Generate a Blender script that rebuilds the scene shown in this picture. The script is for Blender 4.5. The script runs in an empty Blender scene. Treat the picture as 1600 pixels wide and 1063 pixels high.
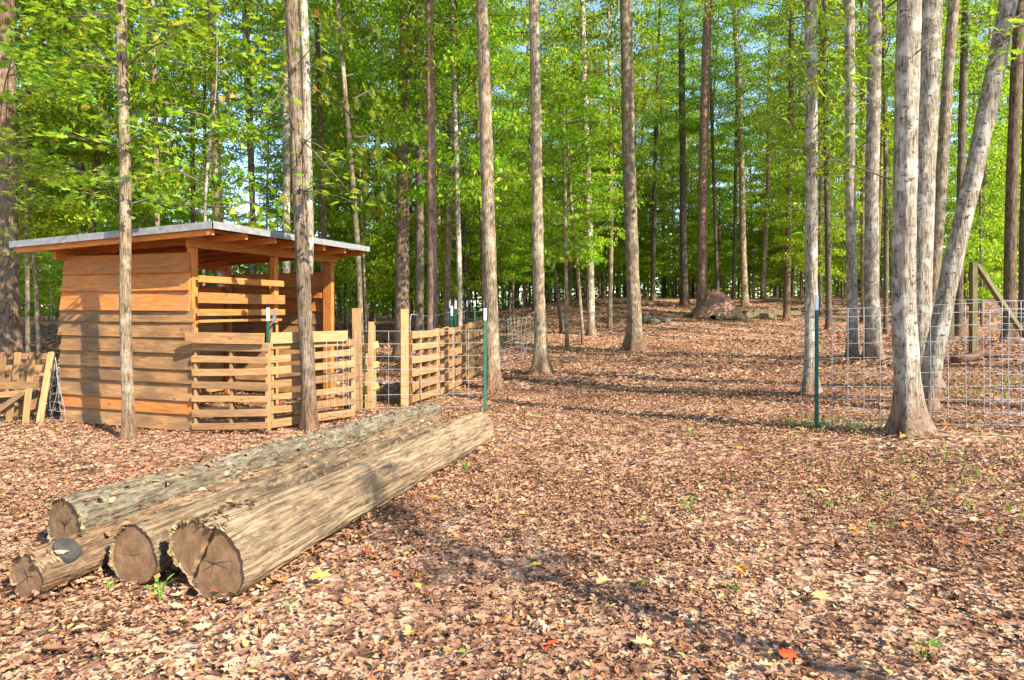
import bpy, math, random
import numpy as np
from mathutils import Vector, Matrix

# ------------------------------------------------------------------ camera, sky, sun, exposure
sc = bpy.context.scene
EYE = 1.57            # eye height above the ground at the camera
F = 1000.0            # focal length in photo pixels (1600 wide)
HZ = 476.0            # horizon row in the photo
cam_d = bpy.data.cameras.new("camera")
cam_d.sensor_width = 36.0
cam_d.lens = 36.0 * F / 1600.0
cam_d.shift_y = -(531.5 - HZ) / 1600.0
cam_d.clip_start = 0.05
cam_d.clip_end = 2000.0
cam = bpy.data.objects.new("camera", cam_d)
sc.collection.objects.link(cam)
cam.location = (0, 0, EYE)
cam.rotation_euler = (math.radians(90), 0, 0)
sc.camera = cam

SUN_EL = math.radians(37)
SUN_H = (0.76, -0.65)                      # towards the sun, horizontally: right and a little behind the camera
az = math.atan2(SUN_H[0], SUN_H[1])        # clockwise from +Y
world = bpy.data.worlds.new("World")
sc.world = world
world.use_nodes = True
wn = world.node_tree
bg = wn.nodes["Background"]
sky = wn.nodes.new("ShaderNodeTexSky")
sky.sky_type = 'NISHITA'
sky.sun_disc = False
sky.sun_elevation = SUN_EL
sky.sun_rotation = az
sky.air_density = 1.0
sky.dust_density = 0.1
sky.ozone_density = 3.0
wn.links.new(sky.outputs[0], bg.inputs[0])
bg.inputs[1].default_value = 0.15
sun_d = bpy.data.lights.new("sun", 'SUN')
sun_d.energy = 4.6
sun_d.angle = math.radians(0.53)
sun_d.color = (1.0, 0.92, 0.79)
sun = bpy.data.objects.new("sun", sun_d)
sc.collection.objects.link(sun)
sd = Vector((SUN_H[0] * math.cos(SUN_EL), SUN_H[1] * math.cos(SUN_EL), math.sin(SUN_EL)))
sun.rotation_euler = sd.to_track_quat('Z', 'Y').to_euler()
sun.location = (20, -12, 25)
sc.view_settings.view_transform = 'Standard'
sc.view_settings.look = 'None'
sc.view_settings.gamma = 1.0
sc.view_settings.use_curve_mapping = False
sc.view_settings.exposure = 1.55
sc.cycles.max_bounces = 7
sc.cycles.diffuse_bounces = 4
sc.cycles.transmission_bounces = 4
sc.cycles.use_denoising = True

rnd = random.Random(7)
NR = np.random.default_rng(11)

# ------------------------------------------------------------------ numpy noise
_perm = np.random.default_rng(3).random(4096)
def _h(ix, iy, iz):
    return _perm[(ix * 73 + iy * 179 + iz * 283 + ix * iy * 7 + iy * iz * 13) & 4095]
def vnoise(x, y, z):
    x, y, z = np.broadcast_arrays(np.asarray(x, float), np.asarray(y, float), np.asarray(z, float))
    ix, iy, iz = np.floor(x).astype(int), np.floor(y).astype(int), np.floor(z).astype(int)
    fx, fy, fz = x - ix, y - iy, z - iz
    fx, fy, fz = [f * f * (3 - 2 * f) for f in (fx, fy, fz)]
    r = 0
    for dx in (0, 1):
        for dy in (0, 1):
            for dz in (0, 1):
                r = r + _h(ix + dx, iy + dy, iz + dz) * (fx if dx else 1 - fx) * (fy if dy else 1 - fy) * (fz if dz else 1 - fz)
    return r * 2 - 1
def fbm(x, y, z, o=3):
    r, a, s = 0, 1.0, 1.0
    for i in range(o):
        r = r + a * vnoise(x * s + 17 * i, y * s + 5 * i, z * s + 31 * i)
        a *= .5; s *= 2.03
    return r
def sstep(a, b, x):
    t = np.clip((np.asarray(x, float) - a) / (b - a), 0, 1)
    return t * t * (3 - 2 * t)

# ------------------------------------------------------------------ terrain
_TY = [-50, 12, 19, 28, 38, 45, 60, 110, 500]
_TZ = [0, 0, .22, 1.0, 2.0, 2.15, 1.7, -1.0, -6.0]
def ground_z(X, Y):
    X = np.asarray(X, float); Y = np.asarray(Y, float)
    s = np.interp(Y, _TY, _TZ) * .5 + .25 * np.interp(Y - 2.5, _TY, _TZ) + .25 * np.interp(Y + 2.5, _TY, _TZ)
    w = .22 + .78 * sstep(-.22, .16, X / np.maximum(Y, 1.0))
    rr = .062 * (np.sqrt((X - .6) ** 2 + .3) + (X - .6)) * .5 * (1 - sstep(12, 24, Y))
    n = .03 * vnoise(X * .45, Y * .45, 3.1) * sstep(6.5, 10, np.hypot(X, Y) + 3 * (X > 0)) + .10 * vnoise(X * .12, Y * .12, 9.0) * sstep(14, 30, Y)
    return s * w + rr + n
def gz(X, Y): return float(ground_z(X, Y))
def ray_ground(px, py):
    """where the line of sight through photo pixel (px, py) meets the terrain"""
    kx, kz = (px - 800) / F, -(py - HZ) / F
    y = 2.0
    while y < 80:
        if EYE + kz * y <= gz(kx * y, y): break
        y += .02
    return kx * y, y, gz(kx * y, y)
def at(px, py, Y): return Vector(((px - 800) / F * Y, Y, EYE - (py - HZ) / F * Y))

# ------------------------------------------------------------------ object helpers
COL = sc.collection
class MB:
    """collects vertices and faces, links them as ONE mesh object"""
    def __init__(s): s.v, s.t, s.q, s.n = [], [], [], 0
    def add(s, v, tris=None, quads=None):
        v = np.asarray(v, float).reshape(-1, 3)
        if tris is not None and len(tris): s.t.append(np.asarray(tris, int) + s.n)
        if quads is not None and len(quads): s.q.append(np.asarray(quads, int) + s.n)
        s.v.append(v); s.n += len(v)
        return s
    def mesh(s, name, mat, smooth=True):
        m = bpy.data.meshes.new(name)
        v = np.concatenate(s.v)
        t = np.concatenate(s.t) if s.t else np.zeros((0, 3), int)
        q = np.concatenate(s.q) if s.q else np.zeros((0, 4), int)
        m.vertices.add(len(v)); m.vertices.foreach_set("co", v.astype(np.float32).ravel())
        m.loops.add(t.size + q.size)
        m.loops.foreach_set("vertex_index", np.concatenate([t.ravel(), q.ravel()]).astype(np.int32))
        m.polygons.add(len(t) + len(q))
        ls = np.concatenate([np.arange(len(t)) * 3, t.size + np.arange(len(q)) * 4]).astype(np.int32)
        m.polygons.foreach_set("loop_start", ls)
        m.polygons.foreach_set("loop_total", np.concatenate([np.full(len(t), 3), np.full(len(q), 4)]).astype(np.int32))
        m.polygons.foreach_set("use_smooth", np.full(len(t) + len(q), smooth))
        m.materials.append(mat)
        m.update(calc_edges=True); m.validate()
        return m
    def build(s, name, mat, parent=None, smooth=True, loc=None):
        return link(name, s.mesh(name, mat, smooth), parent, loc)
def link(name, data, parent=None, loc=None, mat=None):
    o = bpy.data.objects.new(name, data)
    COL.objects.link(o)
    if parent is not None: o.parent = parent
    if mat is not None: o.matrix_local = mat
    elif loc is not None: o.location = loc
    return o
def tag(o, label=None, cat=None, group=None, kind=None):
    for k, v in (("label", label), ("category", cat), ("group", group), ("kind", kind)):
        if v: o[k] = v
    return o
def thing(name, label, cat, loc, group=None, rz=0.0):
    o = link(name, None, None, loc)
    o.rotation_euler = (0, 0, rz); o.empty_display_size = .1
    return tag(o, label, cat, group)

def tube(pts, radii, segs=8, cap=True):
    pts = np.asarray(pts, float); n = len(pts)
    radii = np.broadcast_to(np.asarray(radii, float), (n,))
    d = np.gradient(pts, axis=0); d /= np.linalg.norm(d, axis=1)[:, None] + 1e-9
    ref = np.array([0, 0, 1.0]) if abs(d[:, 2]).mean() < .8 else np.array([1.0, 0, 0])
    u = np.cross(d, ref); u /= np.linalg.norm(u, axis=1)[:, None] + 1e-9
    w = np.cross(d, u)
    a = np.arange(segs) * 2 * np.pi / segs
    V = pts[:, None] + radii[:, None, None] * (np.cos(a)[None, :, None] * u[:, None] + np.sin(a)[None, :, None] * w[:, None])
    V = V.reshape(-1, 3)
    i = np.arange(n - 1)[:, None] * segs; j = np.arange(segs)[None]; k = (j + 1) % segs
    Q = np.stack([i + j, i + k, i + segs + k, i + segs + j], -1).reshape(-1, 4)
    T = None
    if cap:
        T = [(0, b + 1, b) for b in range(1, segs - 1)] + [((n - 1) * segs, (n - 1) * segs + b, (n - 1) * segs + b + 1) for b in range(1, segs - 1)]
    return V, T, Q

# ------------------------------------------------------------------ materials
def nodes(name):
    m = bpy.data.materials.new(name); m.use_nodes = True
    nt = m.node_tree; nt.nodes.clear()
    out = nt.nodes.new("ShaderNodeOutputMaterial")
    def N(t, **kw):
        n = nt.nodes.new("ShaderNode" + t)
        for k, v in kw.items():
            if k.startswith("i_"):
                key = k[2:]
                n.inputs[int(key) if key.isdigit() else key.replace("_", " ")].default_value = v
            else: setattr(n, k, v)
        return n
    def L(a, b): nt.links.new(a, b)
    return m, N, L, out
def ramp(N, stops, mode='LINEAR'):
    r = N("ValToRGB"); cr = r.color_ramp; cr.interpolation = mode
    while len(cr.elements) < len(stops): cr.elements.new(.5)
    for e, (p, c) in zip(cr.elements, stops): e.position = p; e.color = (*c, 1)
    return r
def mixc(N, L, fac, a, b, blend='MIX'):
    m = N("Mix", data_type='RGBA', blend_type=blend)
    for sock, v in ((m.inputs[0], fac), (m.inputs[6], a), (m.inputs[7], b)):
        if hasattr(v, "is_output"): L(v, sock)
        else: sock.default_value = (*v, 1) if isinstance(v, tuple) else v
    return m.outputs[2]
def coords(N, L, scale, kind="Object"):
    c = N("TexCoord"); mp = N("Mapping"); mp.inputs["Scale"].default_value = scale
    L(c.outputs[kind], mp.inputs[0]); return mp.outputs[0]
def principled(N, L, out, col, rough=.85, bump=None, bs=.3, bd=.02, spec=.2, metal=0.0):
    p = N("BsdfPrincipled")
    if hasattr(col, "is_output"): L(col, p.inputs["Base Color"])
    else: p.inputs["Base Color"].default_value = (*col, 1)
    p.inputs["Roughness"].default_value = rough; p.inputs["Specular IOR Level"].default_value = spec
    p.inputs["Metallic"].default_value = metal
    if bump is not None:
        b = N("Bump"); b.inputs["Strength"].default_value = bs; b.inputs["Distance"].default_value = bd
        L(bump, b.inputs["Height"]); L(b.outputs[0], p.inputs["Normal"])
    L(p.outputs[0], out.inputs[0]); return p

def mat_plain(name, col, rough=.7, metal=0.0, var=.25):
    m, N, L, out = nodes(name)
    n = N("TexNoise"); n.inputs["Scale"].default_value = 14; n.inputs["Detail"].default_value = 5
    L(coords(N, L, (1, 1, 1)), n.inputs[0])
    r = ramp(N, [(.3, tuple(c * (1 - var) for c in col)), (.7, tuple(min(1, c * (1 + var)) for c in col))])
    L(n.outputs[0], r.inputs[0])
    principled(N, L, out, r.outputs[0], rough, n.outputs[0], .15, .01, metal=metal)
    return m

def mat_bark(name, dark, light, spot=(.05, .045, .04), fs=1.0, spots=.5, soil=(.22, .11, .055), soil_h=.55, pale=(.5, .47, .42), pale_amt=.25):
    """vertical bark furrows, darker scars, pale lichen, mud-stained foot"""
    m, N, L, out = nodes(name)
    co = coords(N, L, (1, 1, .13))
    a = N("TexNoise"); a.inputs["Scale"].default_value = 52 * fs; a.inputs["Detail"].default_value = 6; a.inputs["Roughness"].default_value = .68
    L(co, a.inputs[0])
    r = ramp(N, [(.38, dark), (.48, tuple(.5 * x + .5 * y for x, y in zip(dark, light))), (.60, light)])
    L(a.outputs[0], r.inputs[0])
    co2 = coords(N, L, (1, 1, .9))
    b = N("TexNoise"); b.inputs["Scale"].default_value = 6.5; b.inputs["Detail"].default_value = 4; L(co2, b.inputs[0])
    pr = ramp(N, [(.50, (0, 0, 0)), (.62, (1, 1, 1))]); L(b.outputs[0], pr.inputs[0])
    pm = N("Math", operation='MULTIPLY'); L(pr.outputs[0], pm.inputs[0]); pm.inputs[1].default_value = pale_amt
    c1 = mixc(N, L, pm.outputs[0], r.outputs[0], pale)
    s = N("TexNoise"); s.inputs["Scale"].default_value = 15; s.inputs["Detail"].default_value = 3
    L(coords(N, L, (1, 1, 1.6)), s.inputs[0])
    sr = ramp(N, [(.60, (0, 0, 0)), (.68, (1, 1, 1))]); L(s.outputs[0], sr.inputs[0])
    sm = N("Math", operation='MULTIPLY'); L(sr.outputs[0], sm.inputs[0]); sm.inputs[1].default_value = spots
    c2 = mixc(N, L, sm.outputs[0], c1, spot)
    oi = N("ObjectInfo"); hv = N("HueSaturation"); mr = N("MapRange"); mr.inputs[3].default_value = .78; mr.inputs[4].default_value = 1.2
    L(oi.outputs["Random"], mr.inputs[0]); L(mr.outputs[0], hv.inputs["Value"]); L(c2, hv.inputs["Color"])
    tc = N("TexCoord"); sx = N("SeparateXYZ"); L(tc.outputs["Object"], sx.inputs[0])
    zn = N("Math", operation='MULTIPLY_ADD'); L(b.outputs[0], zn.inputs[0]); zn.inputs[1].default_value = -.55; L(sx.outputs[2], zn.inputs[2])
    zr = N("MapRange"); zr.inputs[1].default_value = soil_h - .25; zr.inputs[2].default_value = soil_h * .2 - .28; zr.inputs[3].default_value = 0; zr.inputs[4].default_value = .7
    L(zn.outputs[0], zr.inputs[0])
    so = ramp(N, [(.38, tuple(.45 * x for x in soil)), (.6, tuple(1.1 * x for x in soil))]); L(a.outputs[0], so.inputs[0])
    c3 = mixc(N, L, zr.outputs[0], hv.outputs[0], so.outputs[0])
    principled(N, L, out, c3, .9, a.outputs[0], 1.0, .035, .1)
    return m

def mat_wood(name, ca, cb, knot=(.10, .05, .025), grey=None, grey_amt=0.0, rough=.75, vmin=.75, vmax=1.25):
    """sawn board: grain along local X, knots, per-board tint, weathering"""
    m, N, L, out = nodes(name)
    oi = N("ObjectInfo")
    c = N("TexCoord"); va = N("VectorMath", operation='ADD'); cm = N("CombineXYZ")
    mu = N("Math", operation='MULTIPLY'); mu.inputs[1].default_value = 37.0
    L(oi.outputs["Random"], mu.inputs[0]); L(mu.outputs[0], cm.inputs[0]); L(mu.outputs[0], cm.inputs[2])
    L(c.outputs["Object"], va.inputs[0]); L(cm.outputs[0], va.inputs[1])
    mp = N("Mapping"); mp.inputs["Scale"].default_value = (.9, 9, 9); L(va.outputs[0], mp.inputs[0])
    n = N("TexNoise"); n.inputs["Scale"].default_value = 5.5; n.inputs["Detail"].default_value = 6; n.inputs["Roughness"].default_value = .6; n.inputs["Distortion"].default_value = .6
    L(mp.outputs[0], n.inputs[0])
    r = ramp(N, [(.32, ca), (.66, cb)]); L(n.outputs[0], r.inputs[0])
    mp2 = N("Mapping"); mp2.inputs["Scale"].default_value = (2.2, 4.5, 4.5); L(va.outputs[0], mp2.inputs[0])
    v = N("TexVoronoi"); v.inputs["Scale"].default_value = 1.25; L(mp2.outputs[0], v.inputs[0])
    kr = ramp(N, [(.03, (1, 1, 1)), (.11, (0, 0, 0))]); L(v.outputs["Distance"], kr.inputs[0])
    c1 = mixc(N, L, kr.outputs[0], r.outputs[0], knot)
    if grey:
        w = N("TexNoise"); w.inputs["Scale"].default_value = 2.0; w.inputs["Detail"].default_value = 6
        mp3 = N("Mapping"); mp3.inputs["Scale"].default_value = (1, 2.2, 2.2); L(va.outputs[0], mp3.inputs[0]); L(mp3.outputs[0], w.inputs[0])
        wr = ramp(N, [(.42, (0, 0, 0)), (.62, (1, 1, 1))]); L(w.outputs[0], wr.inputs[0])
        wm = N("Math", operation='MULTIPLY'); L(wr.outputs[0], wm.inputs[0]); wm.inputs[1].default_value = grey_amt
        c1 = mixc(N, L, wm.outputs[0], c1, grey)
    hv = N("HueSaturation"); mr = N("MapRange"); mr.inputs[3].default_value = vmin; mr.inputs[4].default_value = vmax
    L(oi.outputs["Random"], mr.inputs[0]); L(mr.outputs[0], hv.inputs["Value"]); L(c1, hv.inputs["Color"])
    principled(N, L, out, hv.outputs[0], rough, n.outputs[0], .35, .006, .2)
    return m

def mat_leaf(name, stops, trans=.5, tcol=(.56, .74, .03), rough=.5):
    """one tint per leaf (random per island) and per tree; part of the light passes through"""
    m, N, L, out = nodes(name)
    g = N("NewGeometry"); r = ramp(N, stops); L(g.outputs["Random Per Island"], r.inputs[0])
    oi = N("ObjectInfo"); hv = N("HueSaturation")
    mr = N("MapRange"); mr.inputs[3].default_value = .62; mr.inputs[4].default_value = 1.35; L(oi.outputs["Random"], mr.inputs[0]); L(mr.outputs[0], hv.inputs["Value"])
    mh = N("MapRange"); mh.inputs[3].default_value = .472; mh.inputs[4].default_value = .515; L(oi.outputs["Random"], mh.inputs[0]); L(mh.outputs[0], hv.inputs["Hue"])
    L(r.outputs[0], hv.inputs["Color"])
    d = N("BsdfPrincipled"); d.inputs["Roughness"].default_value = rough; d.inputs["Specular IOR Level"].default_value = .25
    L(hv.outputs[0], d.inputs["Base Color"])
    t = N("BsdfTranslucent"); tc = mixc(N, L, .55, hv.outputs[0], tcol); L(tc, t.inputs[0])
    mx = N("MixShader"); mx.inputs[0].default_value = trans
    L(d.outputs[0], mx.inputs[1]); L(t.outputs[0], mx.inputs[2]); L(mx.outputs[0], out.inputs[0])
    return m

def mat_litter(name, stops):
    m, N, L, out = nodes(name)
    g = N("NewGeometry"); r = ramp(N, stops, 'CONSTANT'); L(g.outputs["Random Per Island"], r.inputs[0])
    n = N("TexNoise"); n.inputs["Scale"].default_value = 60; n.inputs["Detail"].default_value = 3; L(coords(N, L, (1, 1, 1)), n.inputs[0])
    nr = ramp(N, [(.3, (.72, .70, .68)), (.7, (1.1, 1.1, 1.1))]); L(n.outputs[0], nr.inputs[0])
    c = mixc(N, L, 1.0, r.outputs[0], nr.outputs[0], 'MULTIPLY')
    b = N("TexNoise"); b.inputs["Scale"].default_value = .9; b.inputs["Detail"].default_value = 5; b.inputs["Roughness"].default_value = .6; L(coords(N, L, (1, 1, 1)), b.inputs[0])
    bb = ramp(N, [(.36, (.66, .60, .56)), (.62, (1.18, 1.15, 1.10))]); L(b.outputs[0], bb.inputs[0])
    c = mixc(N, L, 1.0, c, bb.outputs[0], 'MULTIPLY')
    principled(N, L, out, c, .8, n.outputs[0], .3, .004, .12)
    return m

def mat_ground():
    m, N, L, out = nodes("leaf_strewn_soil")
    co = coords(N, L, (1, 1, .3))
    wob = N("TexNoise"); wob.inputs["Scale"].default_value = 9; wob.inputs["Detail"].default_value = 3; L(co, wob.inputs[0])
    ad = N("VectorMath", operation='MULTIPLY_ADD'); L(wob.outputs["Color"], ad.inputs[0]); ad.inputs[1].default_value = (.12, .12, 0); L(co, ad.inputs[2])
    v = N("TexVoronoi"); v.inputs["Scale"].default_value = 15; L(ad.outputs[0], v.inputs[0])
    sx = N("SeparateColor"); L(v.outputs["Color"], sx.inputs[0])
    r = ramp(N, [(0, (.08, .043, .027)), (.2, (.18, .093, .056)), (.4, (.28, .15, .09)), (.6, (.37, .21, .13)), (.8, (.46, .285, .18)), (1, (.55, .37, .245))])
    L(sx.outputs[0], r.inputs[0])
    big = N("TexNoise"); big.inputs["Scale"].default_value = .55; big.inputs["Detail"].default_value = 4; L(co, big.inputs[0])
    br = ramp(N, [(.42, (0, 0, 0)), (.62, (.6, .6, .6))]); L(big.outputs[0], br.inputs[0])
    c = mixc(N, L, br.outputs[0], r.outputs[0], (.19, .085, .045))
    principled(N, L, out, c, .9, v.outputs["Distance"], .8, .03, .1)
    return m

M = {}
M['ground'] = mat_ground()
M['bark_pale'] = mat_bark("bark_pale_grey", (.12, .09, .06), (.42, .345, .25), pale=(.60, .53, .42), pale_amt=.7, spots=.85)
M['bark_grey'] = mat_bark("bark_grey_brown", (.085, .058, .034), (.37, .27, .165), pale=(.54, .46, .33), pale_amt=.5, spots=.45)
M['bark_brown'] = mat_bark("bark_brown", (.06, .038, .023), (.25, .165, .10), pale=(.34, .27, .19), pale_amt=.3, spots=.4)
M['bark_red'] = mat_bark("bark_reddish_pine", (.085, .045, .03), (.32, .185, .125), pale=(.40, .29, .22), pale_amt=.35, spots=.35, fs=.7)
M['bark_dark'] = mat_bark("bark_dark", (.045, .034, .024), (.165, .128, .088), pale=(.27, .235, .18), pale_amt=.3, spots=.3)
M['bark_rough'] = mat_bark('bark_rough_brown', (.055, .037, .022), (.25, .18, .115), pale=(.38, .32, .23), pale_amt=.45, spots=.5, fs=.8)
M['bark_twig'] = mat_plain("twig_bark", (.13, .10, .07), .9)
M['shed_orange'] = mat_wood("shed_orange_pine", (.31, .098, .02), (.54, .205, .05), knot=(.14, .045, .014), grey=(.30, .15, .07), grey_amt=.4, vmin=.82, vmax=1.15)
M['shed_frame'] = mat_wood("shed_frame_timber", (.36, .115, .022), (.58, .225, .053), vmin=.85, vmax=1.15)
M['shed_weathered'] = mat_wood("shed_weathered_pine", (.21, .097, .033), (.42, .225, .088), grey=(.15, .088, .045), grey_amt=.75, vmin=.85, vmax=1.15)
M['pallet'] = mat_wood("pallet_wood", (.21, .10, .037), (.40, .222, .09), grey=(.22, .15, .08), grey_amt=.45, vmin=.72, vmax=1.2)
M['post_tan'] = mat_wood("post_tan", (.25, .132, .05), (.42, .25, .105))
M['post_green'] = mat_wood("post_treated_green", (.26, .21, .08), (.47, .38, .16))
M['post_old'] = mat_wood('post_yellowed', (.22, .14, .055), (.38, .26, .11), grey=(.24, .18, .09), grey_amt=.4)
M['post_dark'] = mat_wood("post_treated_shade_dark", (.09, .07, .03), (.19, .15, .07), grey=(.10, .085, .065), grey_amt=.5)  # treated timber, darkened in colour to stand for shade on the rear brace
M['roof_metal'] = mat_plain("galvanised_roof", (.24, .235, .225), .6, .15, .25)
M['wire'] = mat_plain("galvanised_wire", (.36, .37, .37), .55, .3, .15)
M['green_steel'] = mat_plain("green_painted_steel", (.012, .105, .062), .45, 0, .2)
M['white_paint'] = mat_plain("white_painted_tip", (.8, .8, .78), .5, 0, .06)
M['rock'] = mat_plain("mossy_rock", (.12, .105, .075), .9, 0, .4)
M['leaf_bg'] = mat_leaf("foliage_background", [(0, (.025, .095, .012)), (.35, (.085, .23, .016)), (.7, (.23, .42, .02)), (.93, (.42, .53, .03)), (1, (.56, .42, .03))])
M['leaf_un'] = mat_leaf("foliage_understory", [(0, (.035, .13, .012)), (.35, (.13, .31, .016)), (.7, (.33, .52, .022)), (.93, (.52, .60, .03)), (1, (.60, .38, .03))])
M['leaf_near'] = mat_leaf("foliage_maple", [(0, (.09, .21, .016)), (.5, (.19, .36, .024)), (.85, (.31, .46, .03)), (.96, (.46, .45, .04)), (1, (.52, .22, .03))], trans=.45)
M['seedling'] = mat_leaf("seedling_leaf", [(0, (.06, .2, .02)), (1, (.16, .38, .04))], trans=.35)
M['grass'] = mat_leaf("grass_blade", [(0, (.12, .19, .04)), (1, (.28, .30, .09))], trans=.35)
LIT = [(0, (.085, .043, .026)), (.06, (.165, .082, .047)), (.20, (.26, .132, .074)), (.38, (.35, .188, .107)), (.58, (.44, .253, .150)),
       (.77, (.52, .325, .20)), (.88, (.48, .20, .07)), (.94, (.58, .40, .25)), (.974, (.56, .39, .12)), (.989, (.50, .11, .03)), (.994, (.22, .28, .05))]
M['litter'] = mat_litter("dry_leaves", LIT)
for k, c in (('yellow', (.70, .50, .07)), ('red', (.58, .07, .02)), ('orange', (.66, .26, .03)), ('cream', (.68, .52, .20)), ('tan', (.62, .36, .14)), ('green', (.13, .33, .04))):
    M['leaf_' + k] = mat_plain("fallen_leaf_" + k, c, .6, 0, .25)

# ------------------------------------------------------------------ setting: ground
def build_ground():
    def axis(a, b, fine0, fine1, step, grow):
        l = list(np.arange(fine0, fine1, step)); s = step; x = l[-1]
        while x < b: s = min(s * grow, 25); x += s; l.append(x)
        s = step; x = l[0]; pre = []
        while x > a: s = min(s * grow, 25); x -= s; pre.append(x)
        return np.array(pre[::-1] + l)
    xs = axis(-420, 420, -12, 12, .16, 1.06); ys = axis(-40, 480, 0, 16, .16, 1.05)
    X, Y = np.meshgrid(xs, ys); Z = ground_z(X, Y)
    near = 1 - sstep(18, 30, np.hypot(X, Y))
    Z = Z - .012 + near * .016 * fbm(X * 2.3, Y * 2.3, 1.7, 3)
    V = np.stack([X, Y, Z], -1).reshape(-1, 3)
    ny, nx = X.shape
    i = np.arange(ny - 1)[:, None] * nx + np.arange(nx - 1)[None]
    Q = np.stack([i, i + 1, i + nx + 1, i + nx], -1).reshape(-1, 4)
    o = MB().add(V, None, Q).build("ground", M['ground'])
    tag(o, "gently rising forest floor of soil and dry leaves", None, None, "structure")
build_ground()

# ------------------------------------------------------------------ leaf templates and scattering
def place(T, tris, P, D, Nn, s, curl=None, bend=None):
    """copies of a leaf template T (k,3: along, across, up) at P with direction D, normal Nn and size s"""
    n, k = len(P), len(T)
    D = D / (np.linalg.norm(D, axis=1)[:, None] + 1e-9)
    S = np.cross(Nn, D); S /= np.linalg.norm(S, axis=1)[:, None] + 1e-9
    U = np.cross(D, S)
    x = np.broadcast_to(T[None, :, 0], (n, k)); y = np.broadcast_to(T[None, :, 1], (n, k)); z = np.broadcast_to(T[None, :, 2], (n, k)).copy()
    if curl is not None: z = z + curl[:, None] * y * y
    if bend is not None: z = z + bend[:, None] * (x - .5) ** 2
    s = s[:, None, None]
    V = P[:, None] + s * (x[..., None] * D[:, None] + y[..., None] * S[:, None] + z[..., None] * U[:, None])
    F_ = (np.asarray(tris)[None] + (np.arange(n) * k)[:, None, None]).reshape(-1, 3)
    return V.reshape(-1, 3), F_
KITE = (np.array([(0, 0, 0), (.45, -.32, .07), (1, 0, -.05), (.45, .32, .07)], float), [(0, 1, 2), (0, 2, 3)])
OVAL = (np.array([(0, 0, 0), (.3, -.24, .05), (.3, 0, 0), (.3, .24, .05), (.7, -.2, .05), (.7, 0, 0), (.7, .2, .05), (1, 0, 0)], float),
        [(0, 1, 2), (0, 2, 3), (1, 4, 5), (1, 5, 2), (2, 5, 6), (2, 6, 3), (4, 7, 5), (5, 7, 6)])
_lob = [(0, 0), (.12, -.30), (.30, -.20), (.38, -.52), (.55, -.24), (.80, -.34), (.76, -.12), (1.05, 0), (.76, .12), (.80, .34), (.55, .24), (.38, .52), (.30, .20), (.12, .30)]
FOLD = (np.array([(0, 0, 0), (.48, -.25, .06), (.5, 0, 0), (.52, .24, .06), (1, 0, .02)], float), [(0, 1, 2), (0, 2, 3), (1, 4, 2), (2, 4, 3)])
LOBED = (np.array([(.42, 0, 0)] + [(x, y, .10 * abs(y)) for x, y in _lob], float), [(0, i, i + 1) for i in range(1, len(_lob))] + [(0, len(_lob), 1)])
STRAP = (np.array([(0, 0, 0), (.35, -.11, .03), (.35, .11, .03), (.75, -.08, -.03), (.75, .08, -.03), (1.05, 0, -.14)], float), [(0, 1, 2), (1, 3, 4), (1, 4, 2), (3, 5, 4)])
OAK = (np.array([(.5, 0, 0)] + [(x, y, .05) for x, y in [(0, 0), (.18, -.12), (.22, -.05), (.38, -.28), (.46, -.10), (.62, -.30), (.7, -.1), (.86, -.18), (1, 0), (.86, .18), (.7, .1), (.62, .30), (.46, .10), (.38, .28), (.22, .05), (.18, .12)]], float),
       [(0, i, i + 1) for i in range(1, 16)] + [(0, 16, 1)])
def tilt_normals(g, n, sd):
    v = g.normal(0, sd, (n, 3)); v[:, 2] = 1
    return v / np.linalg.norm(v, axis=1)[:, None]
def rand_dirs(g, n):
    a = g.random(n) * 2 * np.pi
    return np.stack([np.cos(a), np.sin(a), g.normal(0, .15, n)], -1)

def build_litter():
    g = np.random.default_rng(21); mb = MB()
    def zone(y0, y1, dens, smin, smax, tpl, lift, tl, wob=1.0):
        area = .92 * (y1 ** 2 - y0 ** 2) + 3.0 * (y1 - y0)
        n = int(area * dens)
        Y = np.sqrt(g.random(n) * (y1 ** 2 - y0 ** 2) + y0 ** 2)
        X = (g.random(n) * 2 - 1) * (.92 * Y + 1.5)
        d = .62 + .5 * vnoise(X * 1.1, Y * 1.1, 4.0)
        keep = g.random(n) < np.clip(d + .35, .25, 1); X, Y = X[keep], Y[keep]; n = len(X)
        s = smin + (smax - smin) * g.random(n) ** 2.2
        P = np.stack([X, Y, ground_z(X, Y) + lift * g.random(n) + .016 * fbm(X * 2.3, Y * 2.3, 1.7, 3)], -1)
        V, T = place(*tpl, P, rand_dirs(g, n), tilt_normals(g, n, tl), s, g.normal(0, 1.1, n) * wob, g.normal(.2, .7, n) * wob)
        mb.add(V, T)
    zone(1.2, 6.0, 900, .022, .055, OVAL, .020, .36)
    zone(1.2, 6.0, 1500, .018, .050, FOLD, .018, .34)
    zone(1.2, 6.0, 70, .05, .10, OAK, .026, .28)
    zone(6.0, 11.5, 900, .028, .070, FOLD, .020, .36)
    zone(6.0, 11.5, 30, .06, .11, OAK, .026, .28)
    zone(11.5, 20, 210, .05, .11, KITE, .03, .33)
    zone(20, 36, 44, .09, .16, KITE, .03, .33)
    o = mb.build("leaf_litter", M['litter'], smooth=False)
    tag(o, "carpet of dry brown leaves covering the forest floor", None, None, "stuff")
build_litter()

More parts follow.
